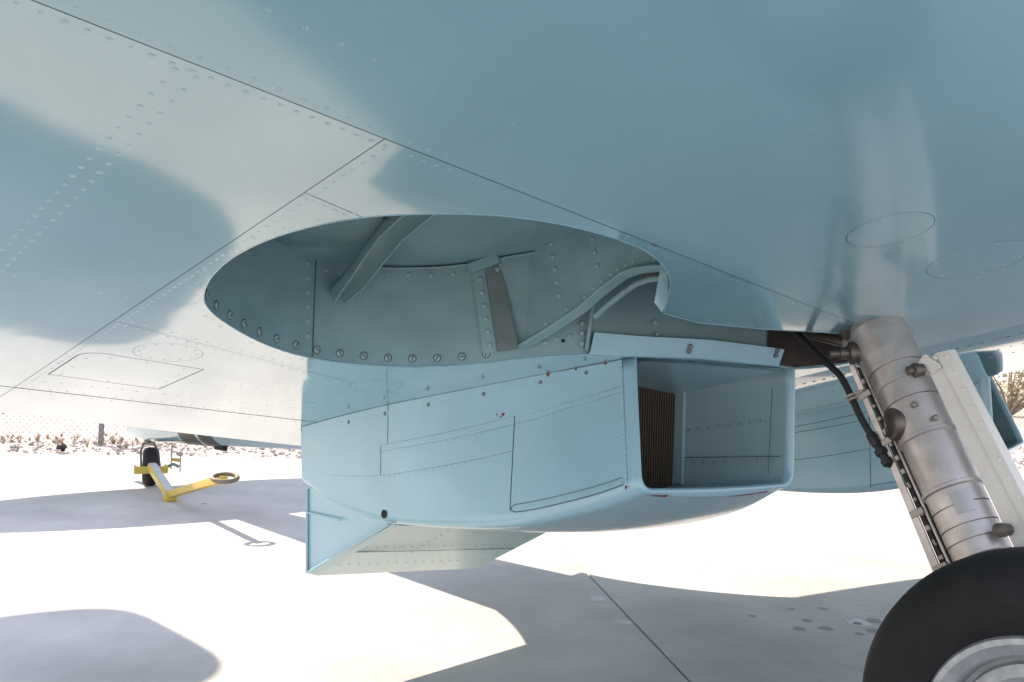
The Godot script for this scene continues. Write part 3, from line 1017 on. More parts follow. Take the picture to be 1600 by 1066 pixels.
func ring_of(c: Array, inset: float, r: float) -> PackedVector3Array:
	var mid: Vector3 = (c[0] + c[1] + c[2] + c[3]) * 0.25
	var q := []
	for k in 4:
		var p: Vector3 = c[k]
		var to_prev: Vector3 = (c[(k + 3) % 4] - p).normalized()
		var to_next: Vector3 = (c[(k + 1) % 4] - p).normalized()
		q.append(p + (to_prev * inset if k == 0 else (to_next * inset if k == 3 else (to_prev + to_next) * inset)))
	var out := PackedVector3Array()
	# outboard side down, rounded corner, bottom, rounded corner, inboard side up, top
	var rr := maxf(r - inset * 0.6, 0.008)
	var d01: Vector3 = (q[1] - q[0]).normalized(); var d12: Vector3 = (q[2] - q[1]).normalized(); var d23: Vector3 = (q[3] - q[2]).normalized()
	var e0: Vector3 = q[1] - d01 * rr; var e1: Vector3 = q[1] + d12 * rr
	var e2: Vector3 = q[2] - d12 * rr; var e3: Vector3 = q[2] + d23 * rr
	for k in 8: out.append(q[0].lerp(e0, k / 8.0))
	for k in 7:
		var t := k / 6.0
		out.append(e0.lerp(q[1], t).lerp(q[1].lerp(e1, t), t))
	for k in range(1, 9):
		var t := k / 9.0
		out.append(e1.lerp(e2, t) + V(0, -0.012 * 4.0 * t * (1.0 - t) * (1.0 if inset < 0.005 else 0.3), 0))
	for k in 7:
		var t := k / 6.0
		out.append(e2.lerp(q[2], t).lerp(q[2].lerp(e3, t), t))
	for k in range(1, 9): out.append(e3.lerp(q[3], k / 8.0))
	for k in range(1, 6): out.append(q[3].lerp(q[0], k / 6.0))
	return out

func side(s: float, t: float, lift: float) -> Vector3:
	var c := corner(s)
	var ds: Vector3 = (corner(minf(s + 0.01, 1.0))[1] - corner(maxf(s - 0.01, 0.0))[1]).normalized()
	var dn: Vector3 = (c[1] - c[0]).normalized()
	var n: Vector3 = ds.cross(dn).normalized()
	if n.z < 0.0: n = -n
	return c[0].lerp(c[1], t) + n * lift

func side_xf(s: float, t: float, lift: float) -> Transform3D:
	return on_normal(side(s, t, lift), side(s, t, 1.0) - side(s, t, 0.0), rng.randf() * 3.0)

func build_radiator(plane: Node3D) -> void:
	var rad := Node3D.new()
	rad.name = "radiator_fairing"
	plane.add_child(rad, true)
	var rr := func(s: float) -> float: return lerpf(0.05, 0.022, smoothstep(0.0, 0.6, s))
	var rows := []
	for i in 41:
		var s := i / 40.0
		rows.append(ring_of(corner(s), 0.0, rr.call(s)))
	var shell := Geo.new()
	shell.surf(rows, true)
	var shell_o := part("shell", shell, M.fairing, rad)
	# dark joint sheet just proud of the shell, covered by skin panels that leave narrow joints
	var js := Geo.new()
	var jr := []
	for i in 41:
		var row := PackedVector3Array()
		for k in 13: row.append(side(lerpf(0.018, 0.985, i / 40.0), lerpf(0.012, 0.89, k / 12.0), 0.0007))
		jr.append(row)
	js.surf(jr)
	part("joint_sheet", js, M.seam, rad)
	# [s0, s1, t at s0 top, t at s1 top, t at s0 bottom, t at s1 bottom]
	var g := 0.0018
	for q in [
		[0.016, 0.62, 0.0, 0.0, 0.20, 0.335],
		[0.62 + 0.002, 0.988, 0.0, 0.0, 0.335, 0.47],
		[0.016, 0.275, 0.20 + g * 1.5, 0.255 + g, 0.245, 0.315],
		[0.277, 0.64, 0.258 + g, 0.34 + g, 0.315, 0.395],
		[0.016, 0.275, 0.245 + g, 0.315 + g, 0.895, 0.895],
		[0.277, 0.64, 0.315 + g, 0.395 + g, 0.495, 0.60],
		[0.642, 0.988, 0.34 + g, 0.47 + g, 0.60, 0.70],
		[0.277, 0.988, 0.495 + g * 1.4, 0.70 + g, 0.895, 0.895]]:
		var pr := []
		for i in 21:
			var f := i / 20.0
			var row := PackedVector3Array()
			var s: float = lerpf(q[0], q[1], f)
			var t0: float = lerpf(q[2], q[3], f)
			var t1: float = lerpf(q[4], q[5], f)
			for k in 9: row.append(side(s, lerpf(t0, t1, k / 8.0), 0.0016 + 0.0005 * wave.get_noise_2d(s * 300.0, t0 * 400.0 + k * 12.0)))
			pr.append(row)
		var pg := Geo.new()
		pg.surf(pr)
		part("fairing_panel", pg, M.fairing, rad)
	# doubler with a rounded end along the lower edge
	var dg := Geo.new()
	var dp := []
	for i in 15: dp.append(side(lerpf(0.03, 0.262, i / 14.0), 0.905, 0.0025))
	for k in 7:
		var a := PI * k / 6.0
		dp.append(side(0.262 + 0.012 * sin(a), 0.88 + 0.025 * cos(a), 0.0025))
	for i in 15: dp.append(side(lerpf(0.262, 0.03, i / 14.0), 0.855, 0.0025))
	var cen := side(0.15, 0.88, 0.0025)
	for k in dp.size() - 1: pass
	var dr := [PackedVector3Array(), PackedVector3Array()]
	for i in 15:
		dr[0].append(dp[i]); dr[1].append(dp[dp.size() - 1 - i])
	dg.surf(dr)
	part("doubler", dg, M.fairing, rad)
	var edge := Geo.new()
	edge.tube(dp, 0.0011, 5)
	part("joint_sheet", edge, M.seam, rad)
	var sg := Geo.new()
	var sp := []
	for i in 20: sp.append(side(lerpf(0.0, 0.42, i / 19.0), -0.004, 0.0016))
	var sr := []
	for i in 20: sr.append(lerpf(0.0032, 0.0008, i / 19.0))
	sg.tube(sp, sr, 6)
	part("joint_sheet", sg, M.seam, rad)
	# rivets on the side
	var xf := []
	for k in 26: xf.append(side_xf(0.022 + 0.0, 0.03 + 0.034 * k, 0.0016))
	for k in 24: xf.append(side_xf(0.03 + 0.0102 * k, 0.222 + 0.0022 * k, 0.0016))
	for k in 22: xf.append(side_xf(0.285 + 0.0165 * k, 0.51 + 0.0048 * k, 0.0016))
	for k in 20: xf.append(side_xf(0.04 + 0.011 * k, 0.88, 0.0028))
	for k in 20: xf.append(side_xf(0.27 + 0.0, 0.28 + 0.03 * k, 0.0016))
	for k in 24: xf.append(side_xf(0.06 + 0.035 * k, 0.045 + 0.0016 * k, 0.0016))
	for k in 14: xf.append(side_xf(0.36 + 0.018 * k, 0.36 + 0.002 * k, 0.0016))
	var rm := dome(0.0048, 0.0008).mesh()
	rm.surface_set_material(0, M.fairing)
	scatter("rivet", rm, xf, rad)
	# worn fasteners along the top flange
	var worn := round_head(0.0062, 0.0014, 10).mesh()
	worn.surface_set_material(0, M.fastener)
	for q in [[0.10, 0.05], [0.22, 0.055], [0.36, 0.06], [0.50, 0.065], [0.63, 0.07], [0.76, 0.08]]: place("fastener", worn, side_xf(q[0], q[1], 0.0016), rad)
	var chips := Geo.new()
	for q in [[0.30, 0.23, 0.010], [0.318, 0.225, 0.006], [0.305, 0.245, 0.007], [0.02, 0.06, 0.010], [0.02, 0.93, 0.012], [0.06, 0.006, 0.012], [0.12, 0.004, 0.010], [0.20, 0.003, 0.012]]:
		var pr := []
		for k in 7:
			var a := TAU * k / 7
			var r: float = q[2] * rng.randf_range(0.4, 1.1)
			pr.append(side(q[0] + r * 0.5 * cos(a), q[1] + r * 1.6 * sin(a), 0.0021))
		for k in range(1, 6): chips.tri(pr[0], pr[k], pr[k + 1])
	stuff(part("paint_chip", chips, M.chip_red, rad))
	var drain := Geo.new()
	var dx := side_xf(0.63, 0.93, 0.0018)
	drain.lathe(dx.origin, dx.basis.y, [Vector2(0.0125, 0.0), Vector2(0.0105, 0.0008), Vector2(0.0, 0.0004)], 14)
	part("drain_hole", drain, M.slot, rad)
	# intake lip
	var c0 := corner(0.0)
	var lip_rows := []
	for k in 9:
		var a := PI * k / 8.0
		var row := ring_of(c0, 0.018 * (1.0 - cos(a)) * 0.5, 0.05)
		for j in row.size(): row[j] += V(0.020 * sin(a), 0.004 * sin(a), 0.0)
		lip_rows.append(row)
	lip_rows.push_front(ring_of(corner(0.012), -0.0012, 0.05))
	var lip := Geo.new()
	lip.surf(lip_rows, true)
	var lip_o := part("intake_lip", lip, M.fairing, rad)
	var lc := Geo.new()
	var lr := ring_of(c0, -0.0012, 0.05)
	for q in [[20, 21, 0.012], [21, 22, 0.010], [19, 20, 0.004], [14, 15, 0.006]]:
		var a: Vector3 = lr[q[0]] + V(0.006, 0.001, 0); var b: Vector3 = lr[q[1]] + V(0.008, 0.001, 0)
		lc.tri(a, b, b + V(0.006, q[2], 0)); lc.tri(a, a.lerp(b, 0.5) + V(-0.008, -0.001, 0), b)
	stuff(part("paint_chip", lc, M.chip_red, lip_o))
	# duct from the mouth back to the core
	var back := [V(-1.12, 0.925, 0.885), V(-1.12, 0.585, 0.985), V(-1.12, 0.600, 0.43), V(-1.12, 0.912, 0.43)]
	var mouth := ring_of(c0, 0.018, 0.05)
	var end := ring_of(back, 0.0, 0.012)
	var duct_rows := []
	for k in 9:
		var row := PackedVector3Array()
		for j in mouth.size(): row.append(mouth[j].lerp(end[j], k / 8.0))
		duct_rows.append(row)
	var duct := Geo.new()
	duct.surf(duct_rows, true, false)
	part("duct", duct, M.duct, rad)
	var frame := Geo.new()
	frame.box(V(-1.098, 0.757, 0.437), Basis.IDENTITY, V(0.034, 0.30, 0.012), 0.002)
	part("core_frame", frame, M.duct, rad)
	# joints and rivets on the inner wall
	var wl := Geo.new()
	var wa := V(-0.765, 0.72, 0.447); var wb := V(-1.085, 0.685, 0.4335)
	wl.tube([wa, wb], 0.0012, 5)
	wl.tube([V(-0.80, 0.90, 0.437), V(-0.80, 0.67, 0.447)], 0.0012, 5)
	part("joint_sheet", wl, M.seam, rad)
	var rv := round_head(0.0045, 0.0018, 8).mesh()
	rv.surface_set_material(0, M.well)
	for k in 8: place("rivet", rv, on_normal(V(-0.80 - 0.035 * k, 0.704 - 0.004 * k, 0.4465 - 0.0013 * k), V(0, 0, 1)), rad)
	for k in 8: place("rivet", rv, on_normal(V(-0.83 - 0.034 * k, 0.81 - 0.006 * k, 0.4415 - 0.001 * k), V(0, 0, 1)), rad)
	# the core: corrugated vertical fins
	var core := Geo.new()
	var cr := [PackedVector3Array(), PackedVector3Array()]
	var count := 76
	for k in count + 1:
		var z := lerpf(0.88, 0.443, k / float(count))
		var x := -1.116 if k % 2 == 0 else -1.132
		cr[0].append(V(x, 0.58, z)); cr[1].append(V(x, 0.93, z))
	for k in count: core.quad(cr[0][k], cr[0][k + 1], cr[1][k + 1], cr[1][k])
	var core2 := Geo.new()
	for k in 38:
		var z := lerpf(0.88, 0.443, (2 * k) / float(count))
		core2.box(V(-1.1145, 0.755, z), Basis.IDENTITY, V(0.002, 0.35, 0.0018))
	part("radiator_core", [core, core2], [M.matrix, M.brass], rad)
	# exit flap, hanging open
	var fl := Geo.new()
	var h0 := V(-1.60, 0.474, 1.075); var h1 := V(-1.595, 0.402, 0.42); var t0 := V(-2.0, 0.258, 1.085); var t1 := V(-1.951, 0.204, 0.45)
	fl.slab([h0, h1, t1, t0], V(0.004, 0.009, 0))
	fl.slab([V(-1.585, 0.483, 1.112), h0, t0, V(-2.008, 0.270, 1.122)], V(0.002, 0.004, -0.004))
	var flap := part("radiator_flap", fl, M.flap, plane)
	var chk := Geo.new()
	chk.slab([V(-1.59, 0.500, 1.098), V(-1.60, 0.482, 1.104), V(-2.005, 0.268, 1.116), V(-2.038, 0.535, 1.108), V(-1.82, 0.530, 1.098)], V(0, 0, -0.004))
	chk.tube([V(-2.005, 0.27, 1.121), V(-2.036, 0.53, 1.112)], 0.005, 6)
	chk.tube([V(-1.60, 0.482, 1.113), V(-2.004, 0.272, 1.123)], 0.0035, 6)
	chk.tube([V(-1.83, 0.462, 1.12), V(-2.03, 0.458, 1.12)], 0.003, 6)
	part("cheek_plate", chk, M.fairing, flap)
	var fx := []
	var fn := (h1 - h0).cross(t0 - h0).normalized()
	if fn.y > 0: fn = -fn
	for r in [[0.42, 20], [0.78, 18]]:
		for k in int(r[1]):
			var a: Vector3 = h0.lerp(t0, r[0]); var b: Vector3 = h1.lerp(t1, r[0])
			fx.append(on_normal(a.lerp(b, (k + 0.5) / r[1]) + fn * 0.0003, fn))
	for r in [0.33]:
		for k in 8: fx.append(on_normal(h0.lerp(h1, r).lerp(t0.lerp(t1, r), (k + 0.5) / 14.0) + fn * 0.0003, fn))
	scatter("rivet", rm, fx, flap)
	var fs := Geo.new()
	fs.tube([h0.lerp(t0, 0.5) + fn * 0.0006, h1.lerp(t1, 0.5) + fn * 0.0003], 0.0008, 5)
	part("joint_sheet", fs, M.seam, flap)
	# the port one
	var prad := Node3D.new()
	prad.name = "radiator_fairing_001"
	prad.position = V(0, 0.035, 0)   # follows the port wing root
	plane.add_child(prad, true)
	for c in rad.get_children():
		if c is MeshInstance3D and not String(c.name).begins_with("rivet") and not String(c.name).begins_with("fastener"):
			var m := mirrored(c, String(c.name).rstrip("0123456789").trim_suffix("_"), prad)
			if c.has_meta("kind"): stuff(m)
			if String(c.name) == "duct": m.mesh.surface_set_material(0, M.well)  # port duct gets a darker colour that stands in for its shade
	# joint lines and rivets on the face turned towards the other radiator
	var inb := func(s: float, t: float, lift: float) -> Vector3:
		var c := corner(s)
		var p: Vector3 = c[3].lerp(c[2], t)
		return V(p.x + SIDE_SHIFT, p.y, 2.0 * AXIS - p.z + lift)
	var ln := Geo.new()
	for q in [[0.28, 0.03, 0.28, 0.94], [0.02, 0.16, 0.95, 0.30], [0.02, 0.24, 0.95, 0.36], [0.28, 0.56, 0.95, 0.72], [0.02, 0.90, 0.28, 0.92]]:
		var pts := []
		for k in 13: pts.append(inb.call(lerpf(q[0], q[2], k / 12.0), lerpf(q[1], q[3], k / 12.0), 0.0008))
		ln.tube(pts, 0.0009, 5)
	part("joint_sheet", ln, M.seam, prad)
	var shut := Geo.new()
	shut.slab([V(-1.60, 0.478, 1.08), V(-1.60, 0.415, 0.43), V(-2.03, 0.478, 0.445), V(-2.03, 0.545, 1.10)], V(0, 0.008, 0))
	var src := part("flap_source", shut, M.fairing, plane)
	plane.remove_child(src)
	mirrored(src, "radiator_flap", plane).position = V(0, 0.055, 0)
	src.free()

# ------------------------------------------------------------------ fuselage
func axis_z(x: float) -> float: return AXIS * (1.0 + x / 5.9)

func fus_at(x: float) -> Array:      # bottom, top, half width
	var T := [[1.95, 1.43, 1.98, 0.27], [1.0, 1.24, 2.14, 0.39], [0.3, 1.165, 2.18, 0.43], [0.0, 1.095, 2.18, 0.43], [-0.5, 0.975, 2.14, 0.43], [-1.0, 0.848, 2.12, 0.43], [-2.0, 0.625, 1.85, 0.42], [-2.5, 0.545, 1.68, 0.40], [-3.0, 0.49, 1.55, 0.36], [-4.0, 0.425, 1.40, 0.28], [-5.0, 0.358, 1.25, 0.19], [-6.0, 0.31, 1.10, 0.10], [-6.22, 0.318, 1.06, 0.07]]
	for i in T.size() - 1:
		if x >= T[i + 1][0]:
			var f: float = (T[i][0] - x) / (T[i][0] - T[i + 1][0])
			return [lerpf(T[i][1], T[i + 1][1], f), lerpf(T[i][2], T[i + 1][2], f), lerpf(T[i][3], T[i + 1][3], f)]
	return [T[-1][1], T[-1][2], T[-1][3]]

func fus_ring(x: float, grow := 0.0) -> PackedVector3Array:
	var q := fus_at(x)
	var row := PackedVector3Array()
	var cy: float = (q[0] + q[1]) * 0.5
	var e := 2.0 / lerpf(2.2, 2.7, smoothstep(-4.0, -2.0, x))
	for k in 44:
		var a := TAU * k / 44
		var cz := pow(absf(cos(a)), e) * signf(cos(a)); var sy := pow(absf(sin(a)), e) * signf(sin(a))
		row.append(V(x, cy + ((q[1] - q[0]) * 0.5 + grow) * sy, axis_z(x) + (q[2] + grow) * cz))
	return row

func build_fuselage(plane: Node3D) -> void:
	var rows := []
	for k in 6:
		var t := k / 5.0
		var r := fus_ring(1.95)
		var c := V(1.95 + 0.62 * (1.0 - t * t), 1.705 + 0.12 * (1.0 - t * t), axis_z(2.0))
		for j in r.size(): r[j] = c + V(0, r[j].y - 1.705, r[j].z - axis_z(1.95)) * maxf(sqrt(t), 0.02)
		rows.append(r)
	for i in 70:
		rows.append(fus_ring(lerpf(1.94, -6.22, i / 69.0)))
	var last := fus_ring(-6.22)
	for k in 4:
		var t := (k + 1) / 4.0
		var r := PackedVector3Array()
		var c := V(-6.22 - 0.06 * t, 0.70, axis_z(-6.2))
		for j in last.size(): r.append(c + V(0, (last[j].y - 0.70) * (1.0 - 0.12 * t * t), (last[j].z - axis_z(-6.22)) * sqrt(maxf(1.0 - t * t, 0.0004))))
		rows.append(r)
	var g := Geo.new()
	g.surf(rows, true)
	var fus := part("fuselage", g, M.fus, plane)
	for b in [[-4.80, -4.98], [-5.04, -5.28]]:
		var br := []
		for k in 7: br.append(fus_ring(lerpf(b[0], b[1], k / 6.0), 0.003))
		var bg := Geo.new()
		bg.surf(br, true)
		part("painted_band", bg, M.band, fus)
	# belly between the wing roots
	var belly := Geo.new()
	var brow := []
	for i in 40:
		var x := lerpf(0.15, -2.3, i / 39.0)
		var row := PackedVector3Array()
		var ys := under(x, 0.3); var yp := under(x - SIDE_SHIFT, 0.3)
		for j in 13:
			var t := j / 12.0
			row.append(V(x, lerpf(ys, yp, t) + 0.004 - 0.022 * minf(1.0, 8.0 * t * (1.0 - t)), lerpf(0.315, 2 * AXIS - 0.315, t)))
		brow.append(row)
	belly.surf(brow)
	part("belly_panel", belly, M.paint, fus)
	var bx := []
	for z in [0.22, 0.10, -0.02]:
		for k in 34:
			var x := 0.02 - 0.03 * k
			var t: float = (0.315 - z) / 0.91
			var y := lerpf(under(x, 0.3), under(x - SIDE_SHIFT, 0.3), t) + 0.004 - 0.022 * minf(1.0, 8.0 * t * (1.0 - t))
			bx.append(on_normal(V(x, y, z), V(0.24, -1, 0)))
	var brm := dome(0.0047, 0.0006).mesh()
	brm.surface_set_material(0, M.paint)
	scatter("rivet", brm, bx, fus)
	for sd in [1.0, -1.0]:
		var fr := []
		for i in 41:
			var t := pow(i / 40.0, 1.6)
			var row := PackedVector3Array()
			var xe := lerpf(-2.29, -3.35, t)
			var ze := 0.19 + 0.48 * pow(1.0 - t, 1.8) + 0.30 * exp(-t / 0.05)
			for j in 7:
				var f := j / 6.0
				var z := lerpf(axis_z(xe) + 0.02, ze, f)
				var y := lerpf(0.80, under(-2.30, 0.85) + 0.02 + 0.10 * t, pow(f, 0.5)) - 0.04 * t
				row.append(V(xe, y, z) if sd > 0.0 else V(xe + SIDE_SHIFT, y, 2.0 * AXIS - z))
			fr.append(row)
		var fg := Geo.new()
		fg.surf(fr)
		part("root_fillet", fg, M.paint, fus)
	var lamp := Geo.new()
	lamp.lathe(V(-3.85, 0.434, axis_z(-3.85)), V(0, -1, 0), [Vector2(0.02, 0.0), Vector2(0.018, 0.02), Vector2(0.0, 0.026)], 10, false)
	lamp.lathe(V(-3.3, 0.468, axis_z(-3.3)), V(0, -1, 0), [Vector2(0.012, 0.0), Vector2(0.010, 0.03), Vector2(0.0, 0.034)], 10, false)
	lamp.box(V(-4.9, 0.355, axis_z(-4.9)), Basis.IDENTITY, V(0.14, 0.03, 0.03), 0.006)
	part("drain_mast", lamp, M.slot, fus)
	# carburettor intake under the nose
	var inr := []
	for i in 12:
		var t := i / 11.0
		var x := lerpf(0.95, -0.05, t)
		var b: float = fus_at(x)[0]
		var row := PackedVector3Array()
		var h := 0.085 * sin(PI * clampf(0.12 + 0.85 * (1.0 - t), 0.0, 0.75) / 1.5)
		for j in 13:
			var a := PI * j / 12.0
			row.append(V(x, b + 0.03 - (h + 0.03) * sin(a), axis_z(x) + 0.11 * cos(a)))
		inr.append(row)
	var ig := Geo.new()
	ig.surf(inr)
	part("air_intake", ig, M.paint, fus)

# ------------------------------------------------------------------ undercarriage
func leg_plane(x: float, y: float, off: float) -> Vector3: return V(x, y, 0.62 + (1.04 - y) / 0.7 * 0.16 + off)

func build_gear(plane: Node3D) -> void:
	var p0 := V(-0.43, 1.04, 0.62); var p1 := V(-0.02, 0.34, 0.78)
	var ax := (p1 - p0).normalized()
	var L := p0.distance_to(p1)
	var leg := Geo.new()
	var prof := [Vector2(0.0, -0.03), Vector2(0.055, -0.03), Vector2(0.062, -0.01), Vector2(0.063, 0.06)]
	var add_ring := func(at: float, r0: float, r1: float, groove: bool) -> void:
		if groove:
			prof.append_array([Vector2(r0, at - 0.0015), Vector2(r0 - 0.005, at - 0.001), Vector2(r0 - 0.005, at + 0.001), Vector2(r1, at + 0.0015)])
		else:
			prof.append_array([Vector2(r0, at - 0.002), Vector2(r0 + 0.004, at), Vector2(r0 + 0.004, at + 0.006), Vector2(r1, at + 0.009)])
	add_ring.call(0.10, 0.0625, 0.0605, true)
	add_ring.call(0.135, 0.0605, 0.0605, false)
	add_ring.call(0.185, 0.0605, 0.0595, true)
	add_ring.call(0.265, 0.0595, 0.0585, false)
	add_ring.call(0.385, 0.0585, 0.0575, false)
	add_ring.call(0.43, 0.0575, 0.0575, true)
	add_ring.call(0.47, 0.0575, 0.0575, true)
	add_ring.call(0.50, 0.0575, 0.057, true)
	prof.append_array([Vector2(0.057, 0.53), Vector2(0.045, 0.545), Vector2(0.045, L + 0.04), Vector2(0.0, L + 0.04)])
	leg.lathe(p0, ax, prof, 40)
	var lg := part("landing_gear_leg", leg, M.silver, plane)
	var boss := Geo.new()
	var bc := V(-0.318, 0.847, 0.668)
	var bd := V(-0.70, -0.12, 0.70).normalized()
	boss.lathe(bc, bd, [Vector2(0.036, 0.0), Vector2(0.036, 0.058), Vector2(0.033, 0.064), Vector2(0.026, 0.066), Vector2(0.024, 0.062), Vector2(0.0, 0.062)], 26)
	part("pivot_boss", boss, M.silver_dark, lg)
	var col := Geo.new()
	for q in [[0.21, 0.5], [0.25, 0.9]]:
		var c := p0 + ax * float(q[0])
		var d := V(-0.1, 0.0, 1.0)
		d = (d - ax * d.dot(ax)).normalized().rotated(ax, -float(q[1]))
		col.box(c + d * 0.062, Basis(ax, d, ax.cross(d)), V(0.010, 0.012, 0.016), 0.002)
		col.lathe(c + d * 0.066, d, [Vector2(0.006, 0.0), Vector2(0.006, 0.006), Vector2(0.0, 0.007)], 6)
	part("bolt", col, M.steel, lg)
	var arm := Geo.new()
	for q in [[0.405, 0.36]]:
		var c := p0 + ax * float(q[0])
		var d0 := (V(-0.1, 0.0, 1.0) - ax * ax.dot(V(-0.1, 0.0, 1.0))).normalized()
		var pr := []
		for i in 2:
			var row := PackedVector3Array()
			for k in 9:
				var d := d0.rotated(ax, lerpf(-0.95, -0.28, k / 8.0))
				row.append(c + ax * (0.045 * i) + d * 0.0592)
			pr.append(row)
		arm.surf(pr)
	part("data_plate", arm, M.plate, lg)
	# pivot fitting at the top
	var piv := Geo.new()
	var pd := V(-0.80, -0.08, 0.58).normalized()
	var pc := V(-0.455, 0.995, 0.655)
	piv.lathe(pc - pd * 0.02, pd, [Vector2(0.034, 0.0), Vector2(0.034, 0.02), Vector2(0.022, 0.024), Vector2(0.022, 0.034), Vector2(0.026, 0.034), Vector2(0.026, 0.046), Vector2(0.014, 0.05), Vector2(0.014, 0.066), Vector2(0.009, 0.068), Vector2(0.009, 0.088), Vector2(0.0, 0.088)], 8)
	piv.slab([leg_plane(-0.50, 1.03, 0.0), leg_plane(-0.44, 1.03, 0.0), leg_plane(-0.41, 0.99, 0.0), leg_plane(-0.46, 0.96, 0.0), leg_plane(-0.50, 0.99, 0.0)], V(0, 0, -0.012))
	part("pivot_bolt", piv, M.silver_dark, lg)
	# brake line rails along the rear of the leg
	var ra := Geo.new()
	var rb := Geo.new()
	var rc := Geo.new()
	var rim_at := func(y: float, out: float, off: float) -> Vector3:   # along the rear edge of the leg
		return leg_plane(-0.43 + (1.04 - y) / 0.7 * 0.41 - 0.066 - out, y, off)
	ra.slab([rim_at.call(0.965, 0.034, 0.012), rim_at.call(0.968, 0.022, 0.012), rim_at.call(0.49, 0.030, 0.012), rim_at.call(0.485, 0.050, 0.012)], V(0, 0, -0.005))
	rb.slab([rim_at.call(0.962, 0.022, 0.004), rim_at.call(0.962, 0.002, 0.004), rim_at.call(0.49, 0.002, 0.004), rim_at.call(0.49, 0.030, 0.004)], V(0, 0, -0.005))
	ra.tube([rim_at.call(0.965, 0.006, 0.010), rim_at.call(0.49, 0.006, 0.010)], 0.0035, 8)
	rb.tube([rim_at.call(0.93, 0.016, 0.008), rim_at.call(0.49, 0.018, 0.008)], 0.004, 8)
	for k in 16:
		var y := 0.93 - 0.027 * k
		rc.box(rim_at.call(y, 0.017, 0.010), Basis(Vector3.FORWARD, 0.97), V(rng.randf_range(0.008, 0.016), rng.randf_range(0.006, 0.012), 0.010), 0.002)
	for y in [0.90, 0.80, 0.66, 0.56]:
		rc.box(rim_at.call(y, 0.026, 0.014), Basis(Vector3.FORWARD, 0.97), V(0.014, 0.030, 0.004), 0.001)
	part("brake_line_rail", [ra, rb, rc], [M.silver, M.grime_and_shade, M.steel], lg)
	var hs := Geo.new()
	var hp := [V(-0.66, 1.055, 0.60), V(-0.60, 1.012, 0.625), V(-0.555, 0.978, 0.640), V(-0.505, 0.942, 0.655), V(-0.472, 0.898, 0.668), V(-0.442, 0.85, 0.68), V(-0.414, 0.812, 0.688)]
	var hc := Curve3D.new()
	for i in hp.size():
		var tn: Vector3 = (hp[mini(i + 1, hp.size() - 1)] - hp[maxi(i - 1, 0)]) * 0.16
		hc.add_point(hp[i], -tn, tn)
	var fine := []
	for k in 40: fine.append(hc.sample_baked(hc.get_baked_length() * k / 39.0, true))
	hs.tube(fine, 0.0078, 12)
	var hose := part("brake_hose", hs, M.hose, plane)
	var ft := Geo.new()
	var e := (V(-0.362, 0.742, 0.70) - V(-0.414, 0.812, 0.688)).normalized()
	ft.lathe(V(-0.416, 0.815, 0.687), e, [Vector2(0.011, 0.0), Vector2(0.012, 0.012), Vector2(0.011, 0.03), Vector2(0.009, 0.032), Vector2(0.009, 0.04), Vector2(0.014, 0.041), Vector2(0.014, 0.053), Vector2(0.010, 0.055), Vector2(0.010, 0.066), Vector2(0.013, 0.067), Vector2(0.013, 0.078), Vector2(0.008, 0.082), Vector2(0.0, 0.088)], 8)
	part("hose_fitting", ft, M.hose, hose)
	var cl := Geo.new()
	var cd: Vector3 = (hp[5] - hp[4]).normalized()
	for s in [0.0, 0.009]: cl.lathe(hp[4] + cd * s, cd, [Vector2(0.009, 0.0), Vector2(0.0115, 0.001), Vector2(0.0115, 0.005), Vector2(0.009, 0.006)], 14)
	cl.tube([hp[4], hp[4] + V(0.03, 0.012, 0.0)], 0.004, 6)
	part("hose_clamp", cl, M.chip_tan, hose)
	var pipe := Geo.new()
	pipe.tube([V(-0.70, 1.10, 0.50), V(-0.62, 1.04, 0.58), V(-0.52, 1.02, 0.60)], 0.012, 8)
	pipe.tube([V(-0.72, 1.06, 0.44), V(-0.60, 1.07, 0.52), V(-0.50, 1.04, 0.62)], 0.018, 8)
	part("retraction_arm", pipe, M.silver_dark, plane)
	# leg door on the forward side
	var dg := Geo.new()
	var o1 := 0.030
	var A := leg_plane(-0.310, 0.975, o1); var B := leg_plane(-0.290, 0.996, o1); var C := leg_plane(-0.266, 1.003, o1)
	var bend0 := leg_plane(-0.284, 0.990, o1 + 0.006); var bend1 := leg_plane(0.060, 0.42, o1 + 0.006)
	var D := leg_plane(0.082, 0.42, o1); var E := leg_plane(0.012, 0.42, o1)
	dg.slab([A, B, bend0, bend1, E], V(0, 0, -0.004))
	dg.slab([bend0, B, C, D, bend1], V(0, 0, -0.004))
	dg.slab([C, D, D + V(0.003, 0.003, -0.035), C + V(0.003, 0.003, -0.035)], V(-0.004, -0.002, 0))
	var door := part("gear_door", dg, M.white, plane)
	var rv := round_head(0.0055, 0.0016, 10).mesh()
	rv.surface_set_material(0, M.white)
	var dn := V(0.05, 0.2, 1.0)
	for k in 17:
		var t := 0.03 + 0.058 * k
		place("rivet", rv, on_normal(C.lerp(D, t) + V(-0.013, 0.003, 0.0012), dn), door)
	var br := Geo.new()
	var bq := leg_plane(-0.298, 0.972, o1 + 0.008)
	br.box(bq, Basis(Vector3.FORWARD, 0.55), V(0.042, 0.026, 0.004), 0.001)
	for q in [V(0.014, 0.014, 0.003), V(0.022, -0.006, 0.003), V(-0.004, 0.016, 0.003)]: br.lathe(bq + q, dn, [Vector2(0.0045, 0.0), Vector2(0.004, 0.004), Vector2(0.0, 0.005)], 8)
	var st := Geo.new()
	st.lathe(bq + V(-0.012, -0.012, 0.0), V(-0.65, -0.1, 0.75), [Vector2(0.013, 0.0), Vector2(0.013, 0.012), Vector2(0.016, 0.013), Vector2(0.016, 0.022), Vector2(0.010, 0.024), Vector2(0.010, 0.034), Vector2(0.006, 0.036), Vector2(0.0, 0.038)], 12)
	part("hinge_bracket", [br, st], [M.white, M.silver_dark], door)
	var st2 := Geo.new()
